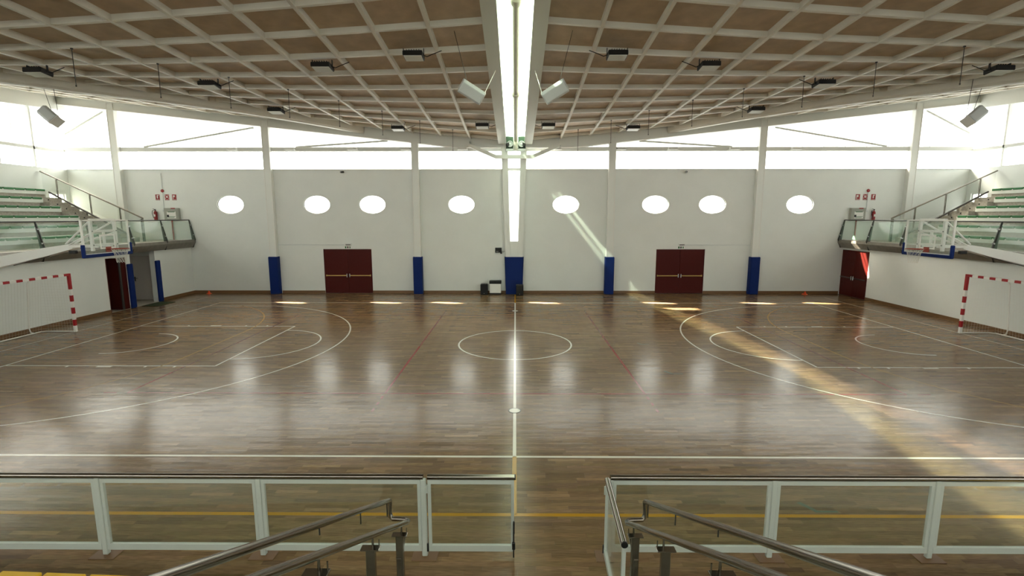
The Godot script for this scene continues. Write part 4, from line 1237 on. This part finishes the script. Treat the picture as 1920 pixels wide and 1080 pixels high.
# ------------------------------------------------------------------ near stand and its rail
func build_near_stand() -> void:
	var t = thing("near_tier", "stepped concrete tiers of the near stand", "tier", Vector3.ZERO, "", "structure")
	for sd in [-1.0, 1.0]:
		for k in range(1, 13):
			var za = 11.55 + 0.8 * (k - 1)
			put("step", bx(Vector3(minf(sd * 1.75, sd * 16.9), 0, za), Vector3(maxf(sd * 1.75, sd * 16.9), 0.36 * k, BACKZ)), M.concrete, t)
	for k in range(1, 13):
		var za = 11.0 + 0.36 * (k - 1)
		put("stair_step", bx(Vector3(-1.7, 0, za), Vector3(1.7, 0.19 * k, za + 0.37 if k < 12 else BACKZ)), M.concrete, t)
	for sd in [-1.0, 1.0]:
		var r = thing("front_bench", "front bench row of yellow seats %s, behind the glass barrier" % side_word(sd), "bench", Vector3(0, 0.42, 11.24), "yellow front benches")
		r.rotation.y = sd * 0.045
		put("seat_beam", bx(Vector3(minf(sd * 1.95, sd * 12.0), -0.05, -0.16), Vector3(maxf(sd * 1.95, sd * 12.0), -0.012, 0.24)), M.bench, r)
		put("front_panel", bx(Vector3(minf(sd * 1.95, sd * 12.0), -0.415, -0.05), Vector3(maxf(sd * 1.95, sd * 12.0), -0.05, 0.2)), M.bench, r)
		var x = 1.98
		while x < 11.5:
			var o = put("seat_pad", cb(Vector3(0, 0.012, 0.02), Vector3(0.43, 0.05, 0.42), 0.015), M.seat_yellow, r)
			o.position = Vector3(sd * (x + 0.22), 0, 0)
			x += 0.475

func barrier_frame(w: float) -> Array: # [frame, glass] of one barrier panel, from x 0 to w
	var f = MB.new()
	f.box(Vector3(w / 2, 0.965, 0), Vector3(w, 0.05, 0.035)); f.box(Vector3(w / 2, 0.115, 0), Vector3(w, 0.075, 0.04))
	for x in [0.018, w - 0.018]: f.box(Vector3(x, 0.54, 0), Vector3(0.036, 0.80, 0.036))
	return [f, cb(Vector3(w / 2, 0.545, 0), Vector3(w - 0.07, 0.80, 0.008))]

func build_barrier() -> void:
	var Z = 9.97
	for sd in [-1.0, 1.0]:
		var PX = [-10.7, -8.8, -6.88, -4.93, -3.02, -1.07] if sd < 0 else [1.13, 3.05, 4.95, 6.88, 8.8, 10.7]
		var t = thing("glass_barrier", "glass barrier on white posts with a steel top rail, %s" % side_word(sd), "barrier", Vector3(0, 0, Z), "floor barriers")
		for i in 6:
			var x = PX[i]
			var po = put("post", cb(Vector3(x, 0.505, 0), Vector3(0.065, 0.985, 0.055), 0.008), M.barrier, t)
			put("foot_plate", cb(Vector3(x, 0.007, 0.0), Vector3(0.30, 0.012, 0.20), 0.003), M.base, po)
			if i < 5:
				var fg = barrier_frame(PX[i + 1] - x - 0.07)
				var fr = put("panel_frame", fg[0], M.barrier, t)
				fr.position.x = x + 0.035
				put("pane", fg[1], M.barrier_glass, fr)
		put("top_rail", tb([Vector3(PX[0], 1.022, 0), Vector3(PX[5], 1.022, 0)], 0.032, 12), M.steel, t)
	# shut gate and open gate
	for g in [0, 1]:
		var t = thing("barrier_gate", "shut glass gate with a black bolt" if g == 0 else "open glass gate swung in from the barrier", "gate", Vector3(-1.02 if g == 0 else 1.085, 0, Z if g == 0 else Z + 0.05), "barrier gates")
		var fg = barrier_frame(1.02 if g == 0 else 1.13)
		var wd = 1.02 if g == 0 else 1.13
		put("frame", fg[0], M.barrier, t)
		put("pane", fg[1], M.barrier_glass, t)
		put("top_tube", tb([Vector3(0.0, 1.022, 0), Vector3(wd + 0.01, 1.022, 0)], 0.032, 12), M.steel, t)
		var cap = MB.new()
		cap.lathe([[0.033, 0.0], [0.033, 0.012], [0.001, 0.014]], Transform3D(Basis(Vector3.FORWARD, PI / 2), Vector3(wd + 0.006, 1.022, 0)), 12)
		put("end_cap", cap, M.black, t)
		var sb = 0.025
		put("bolt_rod", tb([Vector3(wd - 0.005, 0.45, 0.03), Vector3(wd - 0.005, 0.01, 0.03)], 0.008, 6), M.black, t)
		put("bolt_case", cb(Vector3(wd - 0.005, 0.16, 0.03), Vector3(0.035, 0.09, 0.035), 0.006), M.black, t)
		put("bolt_lever", cb(Vector3(wd - 0.002, 0.40, 0.035), Vector3(0.018, 0.16, 0.02), 0.004), M.black, t)
		for yy in [0.13, 0.88]: put("hinge", tb([Vector3(-0.012, yy - 0.05, 0.02), Vector3(-0.012, yy + 0.05, 0.02)], 0.013, 8), M.barrier if yy > 0.5 else M.black, t)
		if g == 1: t.rotation.y = -PI / 2 - 0.045

func build_handrails() -> void:
	for sd in [-1.0, 1.0]:
		var t = thing("stair_rails", "double steel handrail descending to the barrier gap %s" % side_word(sd), "handrail", Vector3.ZERO, "near stair handrails")
		var dx = 0.035
		var U = func(s): return Vector3(sd * 1.385 + dx, 1.0 + 0.519 * s, 10.42 + s)
		var Lw = func(s): return Vector3(sd * 1.16 + dx, 0.85 + 0.575 * s, 10.57 + s)
		var up: Vector3 = U.call(0.0)
		var lo: Vector3 = Lw.call(0.0)
		var a = up + Vector3(0, -0.16, 0.02)
		var pts = [U.call(4.6), U.call(0.02), up + Vector3(0, -0.012, -0.012), a + Vector3(0, 0.03, 0), a + Vector3(-sd * 0.012, -0.018, 0), a + Vector3(-sd * 0.04, -0.03, 0.02)]
		pts += [lo + Vector3(sd * 0.03, 0.0, -0.04), lo + Vector3(sd * 0.004, 0.0, -0.02), lo + Vector3(0, 0.01, 0.03), Lw.call(0.1), Lw.call(4.6)]
		put("upper_rail", tb([pts[0], pts[1]], 0.026, 14), M.steel, t)
		put("end_bend", tb(pts.slice(1, 10), 0.024, 12), M.steel, t)
		put("lower_rail", tb([pts[9], pts[10]], 0.026, 14), M.steel, t)
		for s in [0.12, 0.95, 1.8, 2.7]:
			var p: Vector3 = U.call(s)
			var q: Vector3 = Lw.call(s)
			put("spacer_rod", tb([p + Vector3(0, -0.02, 0), Vector3(p.x, q.y - 0.03, p.z)], 0.006, 6), M.dark_steel, t)
		for s in [0.28, 1.20, 2.2, 3.2]:
			var q: Vector3 = Lw.call(s)
			var px = q.x + sd * 0.02
			var fz = q.z
			var flo: float = 0.19 * maxf(0.0, floor((fz - 11.0) / 0.36) + 1.0)
			var po = put("post", cb(Vector3(px, (q.y - 0.12 + flo) / 2, fz), Vector3(0.075, q.y - 0.12 - flo, 0.05), 0.006), M.steel, t)
			put("saddle", cb(Vector3(px, q.y - 0.115, fz), Vector3(0.15, 0.012, 0.07), 0.003), M.steel, po)
			put("pin", tb([Vector3(q.x, q.y - 0.11, fz), Vector3(q.x, q.y - 0.02, fz)], 0.009, 8), M.steel, po)
			put("pin", tb([Vector3(px - sd * 0.07, q.y - 0.11, fz), Vector3(px - sd * 0.07, q.y - 0.04, fz)], 0.005, 6), M.steel, po)
		# slim second upright with a slanted top
		var rs = []
		for k in [[0.0, 0.0], [1.0, 0.0]]: pass
		put("side_upright", cb(Vector3(sd * 1.19 + dx, 0.33, 10.86), Vector3(0.05, 0.655, 0.05), 0.006), M.steel, t)
		put("side_plate", cb(Vector3(sd * 1.195 + dx, 0.69, 10.74), Vector3(0.055, 0.03, 0.26), 0.004, Basis(Vector3.RIGHT, 0.35)), M.steel, t)

# ------------------------------------------------------------------ small things
func build_small_things() -> void:
	# middle column pad
	var mp = thing("column_pad", "wide tapering blue foam pad on the middle column", "safety pad", Vector3(-0.06, 0, WALLZ + 0.245), "column pads")
	var b = MB.new()
	b.prism([Vector2(-0.39, 0.005), Vector2(0.39, 0.005), Vector2(0.455, 1.96), Vector2(-0.455, 1.96)], Transform3D.IDENTITY, 0.08)
	put("front_pad", b, M.blue, mp)
	for sgn in [-1.0, 1.0]:
		var s = MB.new()
		s.hexa([Vector3(sgn * 0.415 - 0.02, 0.005, 0.0), Vector3(sgn * 0.415 + 0.02, 0.005, 0.0), Vector3(sgn * 0.415 + 0.02, 0.005, -0.2), Vector3(sgn * 0.415 - 0.02, 0.005, -0.2),
			Vector3(sgn * 0.48 - 0.02, 1.96, 0.0), Vector3(sgn * 0.48 + 0.02, 1.96, 0.0), Vector3(sgn * 0.48 + 0.02, 1.96, -0.2), Vector3(sgn * 0.48 - 0.02, 1.96, -0.2)])
		put("side_pad", s, M.blue, mp)
	# stitched seams pressed into the lower pad
	for k in 8:
		put("seam", cb(Vector3(0, 0.28 + 0.062 * k, 0.081), Vector3(0.74, 0.006, 0.004)), M.black, mp)
	# black floor loudspeakers
	for q in [[-1.62, -9.98, "beside the white heater"], [0.23, -9.78, "in front of the blue middle pad"]]:
		var t = thing("floor_loudspeaker", "black floor loudspeaker standing " + q[2], "loudspeaker", Vector3(q[0], 0, q[1]), "floor loudspeakers")
		put("cabinet", cb(Vector3(0, 0.285, 0), Vector3(0.38, 0.57, 0.34), 0.035), M.black, t)
		put("grille", cb(Vector3(0, 0.295, 0.172), Vector3(0.33, 0.50, 0.012), 0.004), M.grille, t)
		var bd = MB.new()
		bd.lathe([[0.022, 0.0], [0.022, 0.004], [0.001, 0.005]], Transform3D(Basis(Vector3.RIGHT, PI / 2), Vector3(0.0, 0.085, 0.178)), 12)
		put("badge", bd, M.lens, t)
		put("handle", cb(Vector3(0, 0.575, 0), Vector3(0.12, 0.014, 0.05), 0.004), M.black, t)
	# white heater with a black top
	var h = thing("heater", "white cabinet heater with a black grille top against the wall", "heater", Vector3(-1.04, 0, WALLZ + 0.28))
	put("body", cb(Vector3(0, 0.325, 0), Vector3(0.60, 0.49, 0.34), 0.015), M.goal_white, h)
	put("grille_top", cb(Vector3(0, 0.645, 0), Vector3(0.62, 0.15, 0.36), 0.015), M.grille, h)
	for k in 6: put("grille_bar", cb(Vector3(0, 0.595 + 0.02 * k, 0.182), Vector3(0.56, 0.006, 0.006)), M.black, h)
	put("plinth", cb(Vector3(0, 0.04, 0), Vector3(0.56, 0.078, 0.30), 0.01), M.black, h)
	var cbl = put("power_cable", tb([Vector3(-0.74, 0.03, -10.25), Vector3(-0.62, 0.012, -10.05), Vector3(-0.50, 0.012, -9.95), Vector3(-0.3, 0.012, -9.93), Vector3(0.04, 0.02, -9.9)], 0.011, 6), M.black)
	tag(cbl, "black power cable on the floor between heater and loudspeaker", "cable")
	# small black wall screen
	var m = thing("wall_display", "small black display box on the wall beside the middle column", "display", Vector3(-0.88, 2.30, WALLZ))
	put("case", cb(Vector3(0, 0, 0.05), Vector3(0.34, 0.26, 0.10), 0.012), M.black, m)
	put("face", cb(Vector3(0, 0.0, 0.103), Vector3(0.29, 0.21, 0.008), 0.002), M.grille, m)
	put("sticker", cb(Vector3(-0.06, -0.07, 0.109), Vector3(0.12, 0.035, 0.003)), M.lens, m)
	put("swivel", cb(Vector3(0.14, -0.15, 0.04), Vector3(0.09, 0.08, 0.06), 0.01), M.black, m)
	put("lead", tb([Vector3(0.17, -0.08, 0.04), Vector3(0.26, -0.10, 0.03), Vector3(0.32, -0.06, 0.02)], 0.009, 6), M.black, m)
	# emergency sign and lamp over each far door
	for q in [[-8.80, -12.45], [8.67, 12.25]]:
		var t = thing("exit_sign", "small green and white exit sign over the red door %s" % side_word(q[0]), "sign", Vector3(q[0], 2.48, WALLZ), "exit signs")
		put("plate", cb(Vector3(0, -0.04, 0.012), Vector3(0.34, 0.16, 0.02), 0.003), M.goal_white, t)
		for k in 3: put("pictogram", cb(Vector3(-0.11 + 0.11 * k, -0.04, 0.024), Vector3(0.075 - 0.01 * k, 0.10, 0.005)), M.sign_green if k != 1 else M.black, t)
		put("lamp_box", cb(Vector3(0.03, 0.11, 0.035), Vector3(0.32, 0.11, 0.07), 0.012), M.white, t)
		put("lamp_lens", cb(Vector3(0.03, 0.10, 0.072), Vector3(0.26, 0.06, 0.006), 0.002), M.lens, t)
		var cdt = put("cable_duct", tb([Vector3(q[0] + signf(q[1]) * 0.2, 2.575, WALLZ + 0.014), Vector3(q[1], 2.575, WALLZ + 0.014)], 0.013, 6), M.cloth_grey)
		tag(cdt, "thin cable duct running from the exit sign to the column %s" % side_word(q[0]), "duct", "cable ducts")
	# little cameras under the sill
	for x in [-8.87, 8.73]:
		var t = thing("security_camera", "small dark security camera under the clerestory sill %s" % side_word(x), "camera", Vector3(x, 6.31, WALLZ), "security cameras")
		put("mount", cb(Vector3(0, 0.03, 0.03), Vector3(0.07, 0.07, 0.06), 0.01), M.white, t)
		put("body", tb([Vector3(0.03, 0, 0.04), Vector3(-0.05, -0.02, 0.20)], 0.05, 12), M.black, t)
		put("lens", tb([Vector3(-0.05, -0.02, 0.2), Vector3(-0.055, -0.021, 0.215)], 0.034, 10), M.lens, t)
	# orange marker cones by the wall
	for x in [-16.2, 15.2]:
		var t = thing("marker_cone", "small orange marker cone on the floor by the wall corner %s" % side_word(x), "cone", Vector3(x, 0, -10.15), "marker cones")
		var c = MB.new()
		c.lathe([[0.11, 0.0], [0.11, 0.012], [0.075, 0.012], [0.03, 0.15], [0.02, 0.15]], Transform3D.IDENTITY, 16)
		put("body", c, M.orange, t)
		var r = MB.new()
		r.lathe([[0.128, 0.0], [0.128, 0.014], [0.10, 0.014]], Transform3D.IDENTITY, 16)
		put("base", r, M.orange, t)
	var stick = put("orange_stick", tb([Vector3(14.95, 0.02, -10.0), Vector3(15.05, 0.06, -10.1)], 0.012, 6), M.orange)
	tag(stick, "short orange stick lying against the marker cone near the red corner door", "stick")
